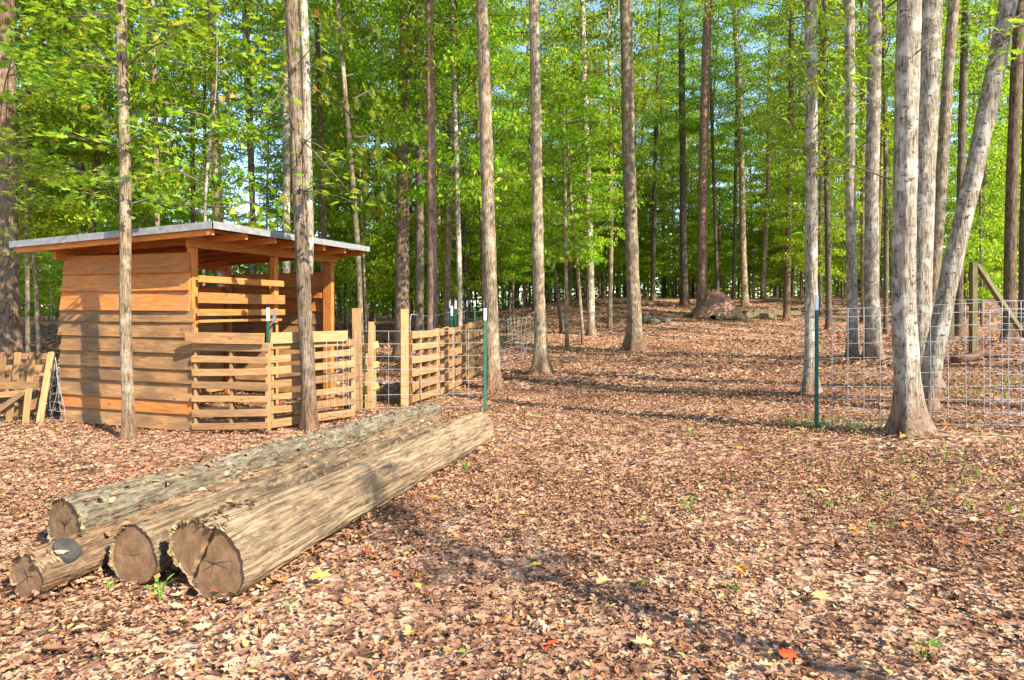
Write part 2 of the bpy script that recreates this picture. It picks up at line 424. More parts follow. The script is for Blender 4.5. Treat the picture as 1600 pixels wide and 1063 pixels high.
# ------------------------------------------------------------------ trees: crowns shared between trees
def gen_crown(seed, H, R, nb, nodes_, lpn, size, tpl, leafmat, prof='round', spread=.24, flat=.08, tiltsd=.45, rise=(.0, .35), zpow=1.0):
    g = np.random.default_rng(seed); leaf, br = MB(), MB()
    P_, D_ = [], []
    for b in range(nb):
        u = ((b + g.random()) / nb) ** zpow
        az_ = b * 2.4 + g.normal(0, .5)
        pr = {'round': .35 + .65 * math.sin(math.pi * min(1, .12 + .88 * u)) ** .6, 'cone': 1.02 - .8 * u, 'umb': .55 + .45 * math.sin(math.pi * u)}[prof]
        Lb = R * pr * g.uniform(.55, 1.12)
        rs = g.uniform(*rise); t = np.linspace(0, 1, 5)
        c, s = math.cos(az_), math.sin(az_)
        wig = g.normal(0, .05, (5, 3)) * Lb; wig[0] = 0
        pts = np.stack([c * Lb * t, s * Lb * t, H * u + rs * Lb * t - .16 * Lb * t * t], -1) + wig
        r0 = .007 + .0065 * Lb
        br.add(*tube(pts, r0 * (1 - .82 * t), 4, False))
        for k in range(nodes_):
            tt = .22 + .78 * (k + g.random()) / nodes_
            base = np.array([np.interp(tt, t, pts[:, i]) for i in range(3)])
            side = (-1) ** k * g.uniform(.2, 1.0) * (.42 * Lb * (1.05 - tt) + .12)
            tip = base + np.array([-s * side + c * abs(side) * .6, c * side + s * abs(side) * .6, g.normal(0, .08) + .05 * abs(side)])
            br.add(*tube([base, (base + tip) / 2 + g.normal(0, .02, 3), tip], [r0 * .35, r0 * .22, .003], 3, False))
            f = g.random((lpn, 1)) ** .6
            pp = base + (tip - base) * f + g.normal(0, 1, (lpn, 3)) * np.array([spread, spread, flat])
            P_.append(pp)
            dd = (tip - base)[None] * .8 + g.normal(0, .35, (lpn, 3)); dd[:, 2] -= .12
            D_.append(dd)
    P_, D_ = np.concatenate(P_), np.concatenate(D_); n = len(P_)
    s_ = size * g.uniform(.6, 1.25, n)
    V, T = place(*tpl, P_, D_, tilt_normals(g, n, tiltsd), s_, g.normal(0, .5, n), g.normal(-.15, .35, n))
    leaf.add(V, T)
    return leaf.mesh("crown", leafmat, smooth=False), br.mesh("branches", M['bark_twig'])
CR = {}
for i in range(3): CR['high%d' % i] = gen_crown(100 + i, 8, 3.0, 24, 7, 16, .13, KITE, M['leaf_bg'], 'round', .2, .08)
for i in range(3): CR['tall%d' % i] = gen_crown(120 + i, 14, 3.2, 50, 8, 24, .132, KITE, M['leaf_bg'], 'round', .19, .07)
for i in range(4): CR['under%d' % i] = gen_crown(140 + i, 7, 2.5, 44, 8, 28, .116, KITE, M['leaf_un'], 'umb', .18, .05)
for i in range(2): CR['maple%d' % i] = gen_crown(160 + i, 4.5, 1.9, 20, 6, 9, .15, LOBED, M['leaf_near'], 'umb', .17, .05, .35, (.05, .4))
CR['strap0'] = gen_crown(170, 3.5, 1.0, 22, 4, 8, .19, STRAP, M['leaf_near'], 'umb', .10, .06, .5)

def trunk_mesh(path, radii, mat, seed, segs=20, dz=.09, flare=.7, amp=.05, fine=True):
    """bark-covered stem along path (local, base at origin) with root flare and rough skin"""
    path = np.asarray(path, float); z = path[:, 2]
    H = z[-1]
    zs = [-.12, -.04, 0, .03, .07, .12, .18, .25]
    zz = .25
    while zz < H:
        zz += dz if zz < 8 else .6
        zs.append(min(zz, H))
    zs = np.array(zs); zc = np.clip(zs, 0, H)
    def sm(col):                     # smooth interpolation through the given points
        w = np.linspace(-.5, .5, 9)
        return np.mean([np.interp(zc + k, z, col) for k in w * min(1.6, H * .2)], axis=0)
    cx, cy = sm(path[:, 0]), sm(path[:, 1]); cx -= cx[2] - path[0, 0]; cy -= cy[2] - path[0, 1]
    rr = np.interp(zc, z, radii)
    a = np.arange(segs) * 2 * np.pi / segs
    A, Z = np.meshgrid(a, zs)
    R = np.repeat(rr[:, None], segs, 1)
    ph = seed * 1.7
    lob = 1 + .5 * np.cos(A * 3 + ph) + .35 * np.cos(A * 5 + ph * 2.3)
    r0 = radii[0]
    R = R * (1 + flare * lob * np.exp(-np.clip(Z, -.1, 99) / (1.7 * r0 + .05)))
    R = R * (1 + amp * fbm(np.cos(A) * 1.5 + seed, np.sin(A) * 1.5, Z * 1.1, 3))
    if fine:
        rid = vnoise(np.cos(A) * 5 + seed * 3, np.sin(A) * 5, Z * 2.2) + .6 * vnoise(np.cos(A) * 9, np.sin(A) * 9 + seed, Z * 6)
        R = R + rr[:, None] * .055 * rid
    X = cx[:, None] + R * np.cos(A); Y = cy[:, None] + R * np.sin(A)
    V = np.stack([X, Y, Z], -1).reshape(-1, 3)
    n = len(zs)
    i = np.arange(n - 1)[:, None] * segs; j = np.arange(segs)[None]; k = (j + 1) % segs
    Q = np.stack([i + j, i + k, i + segs + k, i + segs + j], -1).reshape(-1, 4)
    return MB().add(V, None, Q).mesh("trunk", mat)

tree_count = 0
def tree(label, mat, base, path, w, top_w=.8, H=16, crowns=(), group=None, name="tree", flare=.7, lean=0, fine=True, Y=None, segs=20, cat="tree", extra=None):
    """base: photo pixel of the foot (or its px with Y given); path: pixels of the stem's centre line upwards"""
    global tree_count
    tree_count += 1
    if Y is None: bx, by, bz = ray_ground(*base)
    else:
        by = Y; bx = (base[0] - 800) / F * Y; bz = gz(bx, by)
    pts = [(0, 0, 0)]
    for (px, py) in path:
        p = at(px, py, by); pts.append((p.x - bx, lean * (p.z - bz), p.z - bz))
    pts = [pts[0]] + [p for p in pts[1:] if p[2] > .15]
    pts.sort(key=lambda p: p[2])
    if pts[-1][2] < H:
        (x0, y0, z0), (x1, y1, z1) = pts[0] if len(pts) < 3 else pts[-3], pts[-1]
        k = (x1 - x0) / max(.5, z1 - z0)
        pts.append((x1 + k * .7 * (H - z1), y1 + lean * .7 * (H - z1), H))
    zt = np.array([p[2] for p in pts])
    r = w / 2 / F * by / math.sqrt(1 + ((base[0] - 800) / F) ** 2) if abs(bx) < 2.5 * by else w / 2 / F * by
    radii = r * (1.06 - (1.06 - top_w) * np.clip(zt / 8, 0, 1)) * np.where(zt > 9, np.clip(1 - (zt - 9) / (H - 8.5) * .85, .1, 1), 1)
    t = thing(name, label, cat, (bx, by, bz), group)
    # dense resampling so that the taper above follows
    zz = np.linspace(0, H, 40); P = np.stack([np.interp(zz, zt, [p[i] for p in pts]) for i in range(2)] + [zz], -1)
    rad = r * (1.06 - (1.06 - top_w) * np.clip(zz / 8, 0, 1)) * np.where(zz > H * .55, np.clip(1 - (zz - H * .55) / (H * .45) * .88, .12, 1), 1)
    link("trunk", trunk_mesh(P, rad, mat, tree_count, segs=segs, fine=fine, flare=flare), t)
    if fine:
        g = np.random.default_rng(9000 + tree_count); tw = MB()
        for q in range(int(g.integers(4, 9))):
            z_ = g.uniform(1.8, min(H * .6, 9)); a_ = g.uniform(0, 6.283); ln = g.uniform(.15, .9) * (1 if g.random() < .6 else .35)
            c_ = np.array([np.interp(z_, zz, P[:, 0]), np.interp(z_, zz, P[:, 1]), z_]); d_ = np.array([math.cos(a_), math.sin(a_), g.uniform(-.1, .7)])
            b_ = c_ + d_ * r * .8; e_ = b_ + d_ * ln; m_ = (b_ + e_) / 2 + g.normal(0, .08 * ln, 3)
            tw.add(*tube([b_, m_, e_], [.011, .007, .002], 5, False))
            f_ = m_ + (g.normal(0, 1, 3) * .35 + d_ * .4) * ln * .6; tw.add(*tube([m_, (m_ + f_) / 2 + g.normal(0, .02, 3), f_], [.006, .004, .0015], 4, False))
        tw.build("dead_twigs", M['bark_twig'], t)["kind"] = "stuff"
    for (kind, z0, scl) in crowns:
        add_crown(t, kind, (np.interp(z0, zz, P[:, 0]), np.interp(z0, zz, P[:, 1]), z0), scl, tree_count * 2.1)
    return t
def add_crown(t, kind, loc, scl, rz):
    c, b = CR[kind]
    mt = Matrix.Translation(loc) @ Matrix.Rotation(rz, 4, 'Z') @ Matrix.Diagonal((scl[0], scl[0], scl[1], 1))
    link("branches", b, t, mat=mt); link("crown", c, t, mat=mt)

def hc(z=9, s=1.0, k=None): return ('high%d' % (tree_count % 3 if k is None else k), z, (s, s))

# the trees in front, one by one
tree("slim grey tree standing right in front of the shed's plank end wall", M['bark_grey'], (202, 684), [(197, 600), (193, 500), (194, 400), (195, 280), (191, 160), (187, 30)], 19, .78, 14, [('maple0', 5.3, (1.0, .8)), hc(8)], flare=.5, segs=28)
t2 = tree("rough brown tree rising in front of the pallet fence, with a paler second stem", M['bark_rough'], (484, 671), [(480, 600), (475, 500), (470, 380), (464, 250), (460, 150), (453, 0)], 22, .84, 15, [hc(8.5)], flare=.35, segs=32)
def second_stem():
    p0 = t2.location; Y = p0.y
    pts = [at(x, y, Y + .10) - p0 for x, y in ((482, 430), (483, 330), (480, 250), (479, 170), (477, 90), (474, 0), (468, -200), (458, -480))]
    zz = np.linspace(pts[0].z, pts[-1].z, 60)
    P = np.stack([np.interp(zz, [p.z for p in pts], [p[i] for p in pts]) for i in range(2)] + [zz], -1)
    V, T, Q = tube(P, np.linspace(.058, .045, 60), 14)
    V = V + .006 * np.stack([vnoise(V[:, 0] * 14, V[:, 1] * 14, V[:, 2] * 5), vnoise(V[:, 0] * 14 + 9, V[:, 1] * 14, V[:, 2] * 5), 0 * V[:, 0]], -1)
    o = MB().add(V, T, Q).build("second_stem", M['bark_pale'], t2); o["label"] = "paler slim second stem grown against the trunk"
second_stem()
tree("thick brown tree cut by the photo's left edge beside the broken pallets", M['bark_brown'], (12, 600), [(10, 500), (8, 300), (7, 100), (6, 0)], 40, .9, 18, [hc(10, 1.1), ('maple1', 5.0, (1.1, .9))])
tree("straight brown tree rising behind the green post where the pallet row ends", M['bark_grey'], (770, 607), [(769, 540), (764, 400), (760, 250), (756, 100), (752, 0)], 21, .85, 17, [hc(10)], segs=28, flare=.45)
tree("straight grey brown tree with flared foot beyond the sagging wire at the clearing's edge", M['bark_grey'], (846, 583), [(844, 520), (840, 400), (838, 250), (836, 100), (833, 0)], 18, .85, 17, [hc(10)], segs=28, flare=.9)
tree("tall pale brown tree with wide foot standing alone in the middle of the clearing", M['bark_grey'], (993, 547), [(991, 480), (987, 400), (984, 300), (981, 200), (979, 100), (978, 0)], 20, .95, 19, [hc(11, 1.1)], segs=28, flare=.8)
tree("straight reddish brown pine right behind the brown tarpaulin heap", M['bark_red'], (1096, 470), [(1097, 400), (1099, 250), (1103, 100), (1107, 0)], 15, .95, 24, [('tall1', 13, (1.0, .8))], Y=29.5, flare=.3)
tree("pale sunlit tree beside the green steel post at the end of the wire panel", M['bark_pale'], (1266, 615), [(1267, 560), (1268, 460), (1269, 300), (1268, 150), (1267, 0)], 19, .95, 16, [hc(9, .8), ('strap0', 3.2, (1.0, 1.0))], segs=28, flare=.75)
tree("grey spotted tree behind the wire panel, the slimmer of a close pair", M['bark_pale'], (1333, 558), [(1331, 480), (1329, 350), (1328, 200), (1327, 0)], 16.5, .95, 16, [hc(9)], segs=24, flare=.55)
tree("pale spotted tree behind the wire panel, the thicker of a close pair", M['bark_pale'], (1366, 562), [(1362, 500), (1360, 400), (1362, 250), (1365, 120), (1366, 0)], 23, .92, 16, [hc(10)], segs=24, flare=.7)
tree("thick pale tree with curved flaring foot in front of the wire panel", M['bark_pale'], (1424, 676), [(1414, 640), (1406, 580), (1405, 480), (1407, 350), (1409, 200), (1413, 60), (1416, 0)], 38, .98, 15, [hc(9, .8)], segs=40, flare=.95)
tree("thick pale tree half hidden behind the curved foot tree at the wire panel", M['bark_pale'], (1441, 606), [(1434, 520), (1438, 400), (1443, 250), (1448, 100), (1453, 0)], 36, .98, 16, [hc(9)], segs=32, flare=.65)
tree("slim grey tree leaning gently between the two thick pale trunks and leaning tree", M['bark_grey'], (1452, 560), [(1456, 480), (1465, 380), (1474, 250), (1483, 100), (1492, 0)], 19, .95, 15, [hc(9, .8)], segs=24)
tree("strongly leaning pale tree with mossy upper side behind the wire panel", M['bark_pale'], (1448, 640), [(1458, 600), (1475, 500), (1497, 400), (1522, 300), (1543, 200), (1565, 90), (1584, 0)], 30, .95, 12, [hc(8, .7)], segs=36, flare=.35)
tree("thin dark tree seen between the leaning tree and its slim neighbour", M['bark_dark'], (1498, 470), [(1499, 400), (1503, 200), (1509, 0)], 13, .95, 16, [('tall0', 8, (.7, .7))], Y=19)
tree("brown tree standing behind the wooden corner brace of the rear fence", M['bark_brown'], (1577, 480), [(1578, 400), (1582, 250), (1590, 80), (1594, 0)], 20, .95, 16, [('tall2', 8, (.7, .7))], Y=15.5)
tree("dark tree cut by the photo's right edge behind the wooden corner brace", M['bark_dark'], (1598, 480), [(1600, 400), (1604, 250), (1608, 0)], 16, .95, 16, [('tall1', 8, (.7, .7))], Y=17)
# trees just outside the picture on the right: their stems and leaves dapple the open ground
for i, (X, Y_, w_, H_, cr_) in enumerate(((5.9, -1.2, .08, 8.5, [('maple1', 5.0, (.32, .42))]), (12.5, 2.2, .30, 15, [('high0', 9.5, (.7, .7))]), (15.5, 5.0, .34, 15, [('high2', 8.5, (1, 1))]))):
    tree(["tree outside the picture to the right, nearest the camera", "tree outside the picture to the right, second from the camera", "tree outside the picture to the right, farthest from the camera"][i],
         M['bark_grey'], (800 + X / Y_ * F, 0), [], w_ * F / Y_, .9, H_, cr_, group="trees shading the clearing from outside the picture", Y=Y_, segs=14)
def leafy_branch(t, start, tips, size=.13, n=9, tpl=LOBED, mat='leaf_near', seed=0, sp=.10):
    """thin branch from a stem pixel to tips (px, py, depth), leaves in layers along its outer part"""
    g = np.random.default_rng(500 + seed); p0 = at(start[0], start[1], t.location.y) - t.location
    br, lf = MB(), MB()
    for (px, py, Y) in tips:
        p1 = at(px, py, Y) - t.location; d = p1 - p0; s_ = np.linspace(0, 1, 7)
        P = np.array([p0 + d * k + Vector((0, 0, .12 * d.length * k * (1 - k))) for k in s_]) + g.normal(0, .012, (7, 3)) * (s_ > 0)[:, None]
        br.add(*tube(P, np.linspace(.011, .003, 7), 5, False))
        m = int(n * (1 + d.length))
        k = .35 + .7 * g.random(m) ** .8
        C = np.stack([np.interp(k, s_, P[:, i]) for i in range(3)], -1)
        off = g.normal(0, 1, (m, 3)) * np.array([sp * 1.6, sp * 1.6, sp * .45])
        D = off * np.array([1, 1, .3]) + np.array([d.x, d.y, 0]) * .12 + np.array([0, 0, -.03])
        for c, o_ in zip(C[::2], off[::2]): br.add(*tube([c, c + o_ * .95], [.002, .0012], 3, False))
        V, T = place(*tpl, C + off, D, tilt_normals(g, m, .45), size * g.uniform(.55, 1.2, m), g.normal(0, .5, m), g.normal(-.2, .3, m)); lf.add(V, T)
    b = br.build("branch", M['bark_twig'], t)
    lf.build("leaves", M[mat], b, smooth=False)
_named = {o["label"]: o for o in bpy.data.objects if o.get("category") == "tree"}
def T_(frag): return next(o for l, o in _named.items() if frag in l)
tA, tE, tS, tLn = T_("right in front of the shed"), T_("cut by the photo's left edge"), T_("pale sunlit tree"), T_("strongly leaning")
leafy_branch(tA, (191, 110), [(130, 60, 7.2), (90, 100, 7.0), (270, 45, 7.3), (330, 20, 7.0)], seed=1, n=14)
leafy_branch(tA, (193, 230), [(125, 215, 7.0), (255, 190, 7.3), (150, 165, 7.8), (235, 235, 7.9)], seed=2, n=12)
leafy_branch(tA, (194, 320), [(130, 300, 7.1), (250, 225, 7.9), (170, 270, 7.0), (262, 310, 8.2)], seed=3, n=9)
leafy_branch(tA, (189, 30), [(120, 20, 7.0), (250, 10, 7.2), (60, 30, 7.5), (300, 40, 8.0)], seed=4, n=14)
leafy_branch(tE, (10, 120), [(60, 90, 9.5), (90, 150, 9.8), (130, 130, 9.0), (40, 60, 10)], seed=5, n=14, size=.15)
leafy_branch(tE, (12, 260), [(70, 250, 9.6), (55, 320, 9.2), (100, 290, 9.4), (20, 210, 9.0)], seed=6, n=12, size=.15)
leafy_branch(tE, (10, 420), [(55, 395, 10.2), (40, 350, 10.0)], seed=7, n=9, size=.14)
leafy_branch(t2, (466, 215), [(525, 245, 7.6), (545, 300, 7.4), (415, 100, 7.4)], seed=8, n=6)
leafy_branch(t2, (470, 300), [(520, 290, 7.5), (560, 320, 7.4)], seed=9, n=5)
leafy_branch(t2, (458, 110), [(500, 60, 7.8), (420, 40, 7.6), (400, 210, 7.6)], seed=10, n=6)
leafy_branch(tS, (1268, 100), [(1225, 90, 8.8), (1310, 95, 9.0), (1330, 130, 9.2), (1205, 60, 9.3)], seed=11, n=13, size=.19, tpl=STRAP)
leafy_branch(tS, (1269, 240), [(1315, 250, 9.1), (1240, 235, 9.0), (1300, 300, 9.3)], seed=12, n=9, size=.18, tpl=STRAP)
leafy_branch(tS, (1269, 330), [(1302, 355, 9.2), (1240, 330, 9.2)], seed=13, n=7, size=.17, tpl=STRAP)
leafy_branch(tLn, (1575, 60), [(1535, 50, 7.2), (1545, 110, 7.3), (1600, 40, 7.0), (1510, 20, 7.4)], seed=14, n=10, size=.10)
# mid distance, told apart one by one
MID = [
 ("slender pale sunlit birch-like tree left of the tall clearing tree", 'bark_pale', 924, 22, 13, [(922, 400), (917, 250), (913, 120), (910, 0)], 18, 'tall0'),
 ("thin straight tree just left of the wide footed clearing tree", 'bark_grey', 953, 24, 8, [(955, 400), (955, 250), (952, 100), (951, 0)], 15, 'under1'),
 ("thin upright sapling with yellowing leaves beside the grey brown clearing edge tree", 'bark_grey', 886, 19, 7, [(884, 400), (882, 250), (880, 150)], 8, 'maple0'),
 ("thin sapling leaning left right of the yellowing sapling", 'bark_grey', 911, 20, 6, [(900, 400), (892, 330), (885, 200)], 8, 'under2'),
 ("thin dark sapling leaning left behind the clearing edge tree", 'bark_dark', 878, 23, 7, [(862, 400), (852, 320), (845, 200)], 9, 'under0'),
 ("thick dark vine-hung pine behind the tan pallet row", 'bark_brown', 628, 18, 25, [(629, 400), (630, 250), (633, 100), (635, 0)], 22, 'tall1'),
 ("reddish brown pine standing behind the tan pallet row", 'bark_red', 674, 16, 17, [(676, 400), (674, 250), (672, 100), (671, 0)], 20, 'tall2'),
 ("thin pale whitish tree right of the reddish pine behind the pallets", 'bark_pale', 720, 17, 9, [(717, 400), (713, 250), (709, 100), (706, 0)], 14, 'under3'),
 ("dark trunk close behind the vine-hung pine", 'bark_dark', 655, 21, 16, [(656, 400), (655, 200), (652, 0)], 18, 'tall0'),
 ("thin bent tree right of the shed roof's far corner", 'bark_grey', 566, 15, 9, [(560, 400), (548, 250), (537, 120), (526, 0)], 13, 'maple1'),
 ("thin pale bare stem rising behind the shed roof near its front corner", 'bark_pale', 318, 14, 6, [(320, 330), (324, 250), (336, 170), (341, 100), (338, 40)], 8, 'maple0'),
 ("slim brown tree behind the shed roof, just right of the front grey tree", 'bark_grey', 246, 15, 10, [(246, 330), (243, 200), (241, 80), (238, 0)], 14, 'under0'),
 ("straight dark tree behind the left half of the shed roof", 'bark_dark', 128, 19, 17, [(127, 330), (124, 180), (121, 0)], 18, 'tall1'),
 ("crooked brown tree with bent limb behind the left half of the shed roof", 'bark_brown', 140, 16, 15, [(145, 330), (152, 250), (160, 180), (166, 130), (170, 60)], 12, 'under1'),
 ("dark slim tree behind the shed roof's front corner", 'bark_dark', 394, 20, 10, [(395, 330), (391, 150), (384, 0)], 16, 'tall2'),
 ("dark slim tree behind the middle of the shed roof", 'bark_dark', 300, 22, 9, [(302, 330), (300, 150), (296, 0)], 16, 'tall0'),
 ("pale slim stem left of the shed behind the broken pallets, nearer the shed", 'bark_grey', 62, 15, 9, [(58, 480), (52, 400), (48, 300)], 9, 'under2'),
 ("pale slim stem left of the shed behind the broken pallets, nearer the photo's edge", 'bark_grey', 44, 14, 9, [(43, 480), (42, 400), (40, 300)], 10, 'under3'),
 ("brown knotty tree behind the rough two-stemmed tree", 'bark_brown', 505, 21, 11, [(506, 330), (500, 180), (494, 0)], 17, 'tall1'),
 ("straight dark grey tree left of the tarpaulin pine", 'bark_dark', 1070, 34, 13, [(1068, 400), (1066, 200), (1064, 0)], 24, 'tall2'),
 ("dark slim tree just right of the tarpaulin pine", 'bark_dark', 1122, 33, 7, [(1119, 400), (1114, 250), (1108, 60)], 18, 'tall0'),
 ("straight grey tree with forked limb up the slope right of the tarpaulin", 'bark_grey', 1164, 33, 12, [(1161, 400), (1158, 250), (1152, 100), (1147, 20)], 22, 'tall1'),
 ("dark slim tree left of the forked limb tree up the slope", 'bark_dark', 1146, 37, 7, [(1148, 400), (1150, 250), (1153, 60)], 20, 'tall2'),
 ("slim grey tree leaning a little up the slope behind the boards", 'bark_grey', 1192, 36, 9, [(1195, 400), (1200, 300), (1202, 150)], 20, 'tall0'),
 ("pale brown tree with broad foot beyond the boards, left of the sunlit pale tree", 'bark_brown', 1229, 27, 12, [(1231, 400), (1233, 300), (1236, 150), (1237, 0)], 20, 'tall1'),
 ("dark tree seen between the sunlit pale tree and the close spotted pair", 'bark_dark', 1295, 24, 11, [(1294, 400), (1291, 250), (1288, 0)], 18, 'tall2'),
 ("dark slim tree directly right of the thicker spotted tree", 'bark_dark', 1384, 22, 9, [(1385, 400), (1384, 250), (1380, 0)], 17, 'under0'),
 ("dark grey tree far behind the tall clearing tree", 'bark_dark', 1020, 37, 8, [(1021, 400), (1024, 250), (1030, 60)], 22, 'tall1'),
]
for i, (lab, mt, px, Y, w, path, H, ck) in enumerate(MID):
    hh = {'t': 14, 'u': 7, 'm': 4.5}[ck[0]]
    z0 = max(1.6, H * (.36 if ck[0] == 't' else .3)); sz = (H - z0 + .3) / hh
    tree(lab, M[mt], (px, 0), path, w * .86, .9, H, [(ck, z0, (min(1.15, max(.6, sz)), sz))], Y=Y, segs=14, flare=.45)

# the wood behind: every tree of its own, told apart only by where it grows
def wood_behind():
    g = np.random.default_rng(77)
    placed = [(o.location.x, o.location.y) for o in bpy.data.objects if o.get("category") == "tree"]
    zones = [("slim forest tree growing in the leafy wood behind the shed", -120, 560, 15.5, 50, 64),
             ("slim forest tree growing in the wood behind the pallet row and sagging wire", 560, 860, 20, 52, 50),
             ("slim forest tree growing up the slope behind the clearing and tarpaulin heap", 860, 1250, 37, 58, 54),
             ("slim forest tree growing in the wood behind the wire panel and pale trunks", 1250, 1650, 21, 54, 46)]
    marks = [(-9999, "the picture's left edge"), (6, "the left edge tree"), (193, "the shed's front tree"), (466, "the two-stemmed tree"), (631, "the vine-hung pine"), (758, "the straight brown tree"),
             (839, "the clearing edge tree"), (984, "the tall clearing tree"), (1099, "the tarpaulin pine"), (1268, "the sunlit pale tree"), (1362, "the thicker spotted tree"), (1445, "the half-hidden pale tree"), (1545, "the leaning tree"), (9999, "the picture's right edge")]
    for lab, x0, x1, y0, y1, n in zones:
        k = 0; tries = 0
        while k < n and tries < 4000:
            tries += 1
            px = g.uniform(x0, x1); Y = math.sqrt(g.uniform(y0 ** 2, y1 ** 2)); X = (px - 800) / F * Y
            if min((X - a) ** 2 + (Y - b) ** 2 for a, b in placed) < 1.5 ** 2: continue
            placed.append((X, Y)); k += 1
            big = g.random() < (.18 if x0 == 1250 else .36)
            mt = M[['bark_dark', 'bark_brown', 'bark_grey', 'bark_pale'][int(g.integers(4))]]
            dx = g.normal(0, 10)
            if big:
                H = g.uniform(17, 24); z0 = g.uniform(7, 11); r = g.uniform(.07, .14)
                cr = ('tall%d' % g.integers(3), z0, (g.uniform(.85, 1.15), (H - z0) / 14))
            else:
                H = g.uniform(6, 12); z0 = g.uniform(.9, 2.2); r = g.uniform(.03, .065)
                cr = ('under%d' % g.integers(4), z0, (g.uniform(.85, 1.25), (H - z0) / 7))
            lm = max(i for i, m_ in enumerate(marks) if m_[0] < px + dx * .6); a_, b_ = marks[lm][1], marks[min(lm + 1, len(marks) - 1)][1]
            tone = 'brown' if mt is M['bark_brown'] else 'pale' if mt is M['bark_pale'] else 'grey' if mt is M['bark_grey'] else 'dark'
            lb = ("far " if Y > 40 else "") + ("tall " if big else "thin leafy ") + tone + " tree between " + a_[4:] + " and " + b_[4:]
            tree(lb, mt, (px, 0), [(px + dx * .4, 350), (px + dx, 100)], 2 * r * F / Y, .9, H, [cr], group=lab.replace("slim forest tree", "forest trees"), Y=Y, segs=9, flare=.35, fine=False)
wood_behind()
def single_out():
    same = {}
    for o in bpy.data.objects:
        if o.get("category") == "tree" and o.get("group", "").startswith("forest trees"): same.setdefault(o["label"], []).append(o)
    for lab, l in same.items():
        if len(l) < 2: continue
        l.sort(key=lambda o: o.location.x / o.location.y)
        words = ["left one", "right one"] if len(l) == 2 else ["leftmost", "middle", "rightmost"] if len(l) == 3 else [w + " from left" for w in ("first", "second", "third", "fourth", "fifth", "sixth", "seventh", "eighth", "ninth", "tenth")]
        for o, w in zip(l, words): o["label"] = lab + ", " + w
single_out()

# ------------------------------------------------------------------ far wood that reads as one mass
def distant_woods():
    g = np.random.default_rng(5)
    leaf, tr = MB(), MB()
    for k in range(95):
        a = g.uniform(-.95, .95); Y = g.uniform(56, 84); X = a * Y; z = gz(X, Y); H = g.uniform(13, 24) if k % 3 else g.uniform(5, 9)
        tr.add(*tube([(X, Y, z - .3), (X + g.normal(0, .3), Y, z + H * .5), (X + g.normal(0, .6), Y, z + H)], [.2, .14, .03], 5, False))
        n = 2600; c0 = .22 if k % 3 else .1
        m = 60; cz = z + H * (c0 + (1 - c0) * g.random(m)); ca = g.random(m) * 6.283; cr_ = 3.4 * np.sqrt(g.random(m))
        C = np.stack([X + cr_ * np.cos(ca), Y + cr_ * np.sin(ca), cz], -1)
        P = C[g.integers(m, size=n)] + g.normal(0, 1, (n, 3)) * np.array([.7, .7, .28])
        V, T = place(*KITE, P, rand_dirs(g, n), tilt_normals(g, n, .6), .27 * g.uniform(.6, 1.3, n)); leaf.add(V, T)
    for k in range(150):                         # thin far stems
        Y = g.uniform(50, 80); X = g.uniform(-.85, .85) * Y; z = gz(X, Y); r_ = g.uniform(.04, .10)
        tr.add(*tube([(X, Y, z - .3), (X + g.normal(0, .2), Y, z + 6), (X + g.normal(0, .5), Y, z + 14)], [r_, r_ * .8, .02], 5, False))
    for k in range(210):                         # low growth along the far edge of the wood
        X = (k / 105 - 1.0) * 96 + g.normal(0, .8); Y = (90, 78, 96, 68)[k % 4] + g.normal(0, 2); z = gz(X, Y); n = 720
        P = np.array([X, Y, z]) + g.normal(0, 1, (n, 3)) * np.array([2.8, 1.5, 0]) + np.stack([0 * g.random(n), 0 * g.random(n), 8.5 * g.random(n) ** 1.1], -1)
        V, T = place(*KITE, P, rand_dirs(g, n), tilt_normals(g, n, .7), .50 * g.uniform(.6, 1.3, n)); leaf.add(V, T)
    o = leaf.build("distant_woods", M['leaf_bg'], smooth=False)
    tag(o, "far green wood closing the view behind all the trunks", None, None, "stuff")
    tr.build("stems", M['bark_dark'], o)["kind"] = "stuff"
distant_woods()

# ------------------------------------------------------------------ sawn boards
_board_n = 0
def board_mesh(Lx, W, T, name, mat, warp=1.0):
    """one board: length on X, width on Z, thickness on Y, with a little warp and worn ends"""
    global _board_n
    _board_n += 1
    g = np.random.default_rng(1000 + _board_n)
    n = 5; xs = np.linspace(0, Lx, n)
    bow = warp * g.normal(0, .006) * np.sin(np.pi * xs / Lx); twist = warp * g.normal(0, .012) * (xs / Lx - .5)
    V = []
    b = min(.004, T * .2)
    for k, x in enumerate(xs):
        jx = g.normal(0, .004, 8) * warp if k in (0, n - 1) else np.zeros(8)
        w = W * (1 + g.normal(0, .012) * warp)
        ring = [(-T / 2 + b, -w / 2), (T / 2 - b, -w / 2), (T / 2, -w / 2 + b), (T / 2, w / 2 - b), (T / 2 - b, w / 2), (-T / 2 + b, w / 2), (-T / 2, w / 2 - b), (-T / 2, -w / 2 + b)]
        for i, (y, z) in enumerate(ring): V.append((x + jx[i], y + bow[k] + twist[k] * z / W * .6, z + .4 * bow[k]))
    Q = [(k * 8 + i, k * 8 + (i + 1) % 8, k * 8 + 8 + (i + 1) % 8, k * 8 + 8 + i) for k in range(n - 1) for i in range(8)]
    e = (n - 1) * 8
    T_ = [(0, i + 1, i) for i in range(1, 7)] + [(e, e + i, e + i + 1) for i in range(1, 7)]
    return MB().add(V, [t[::-1] for t in T_], [q[::-1] for q in Q]).mesh(name, mat, smooth=False)
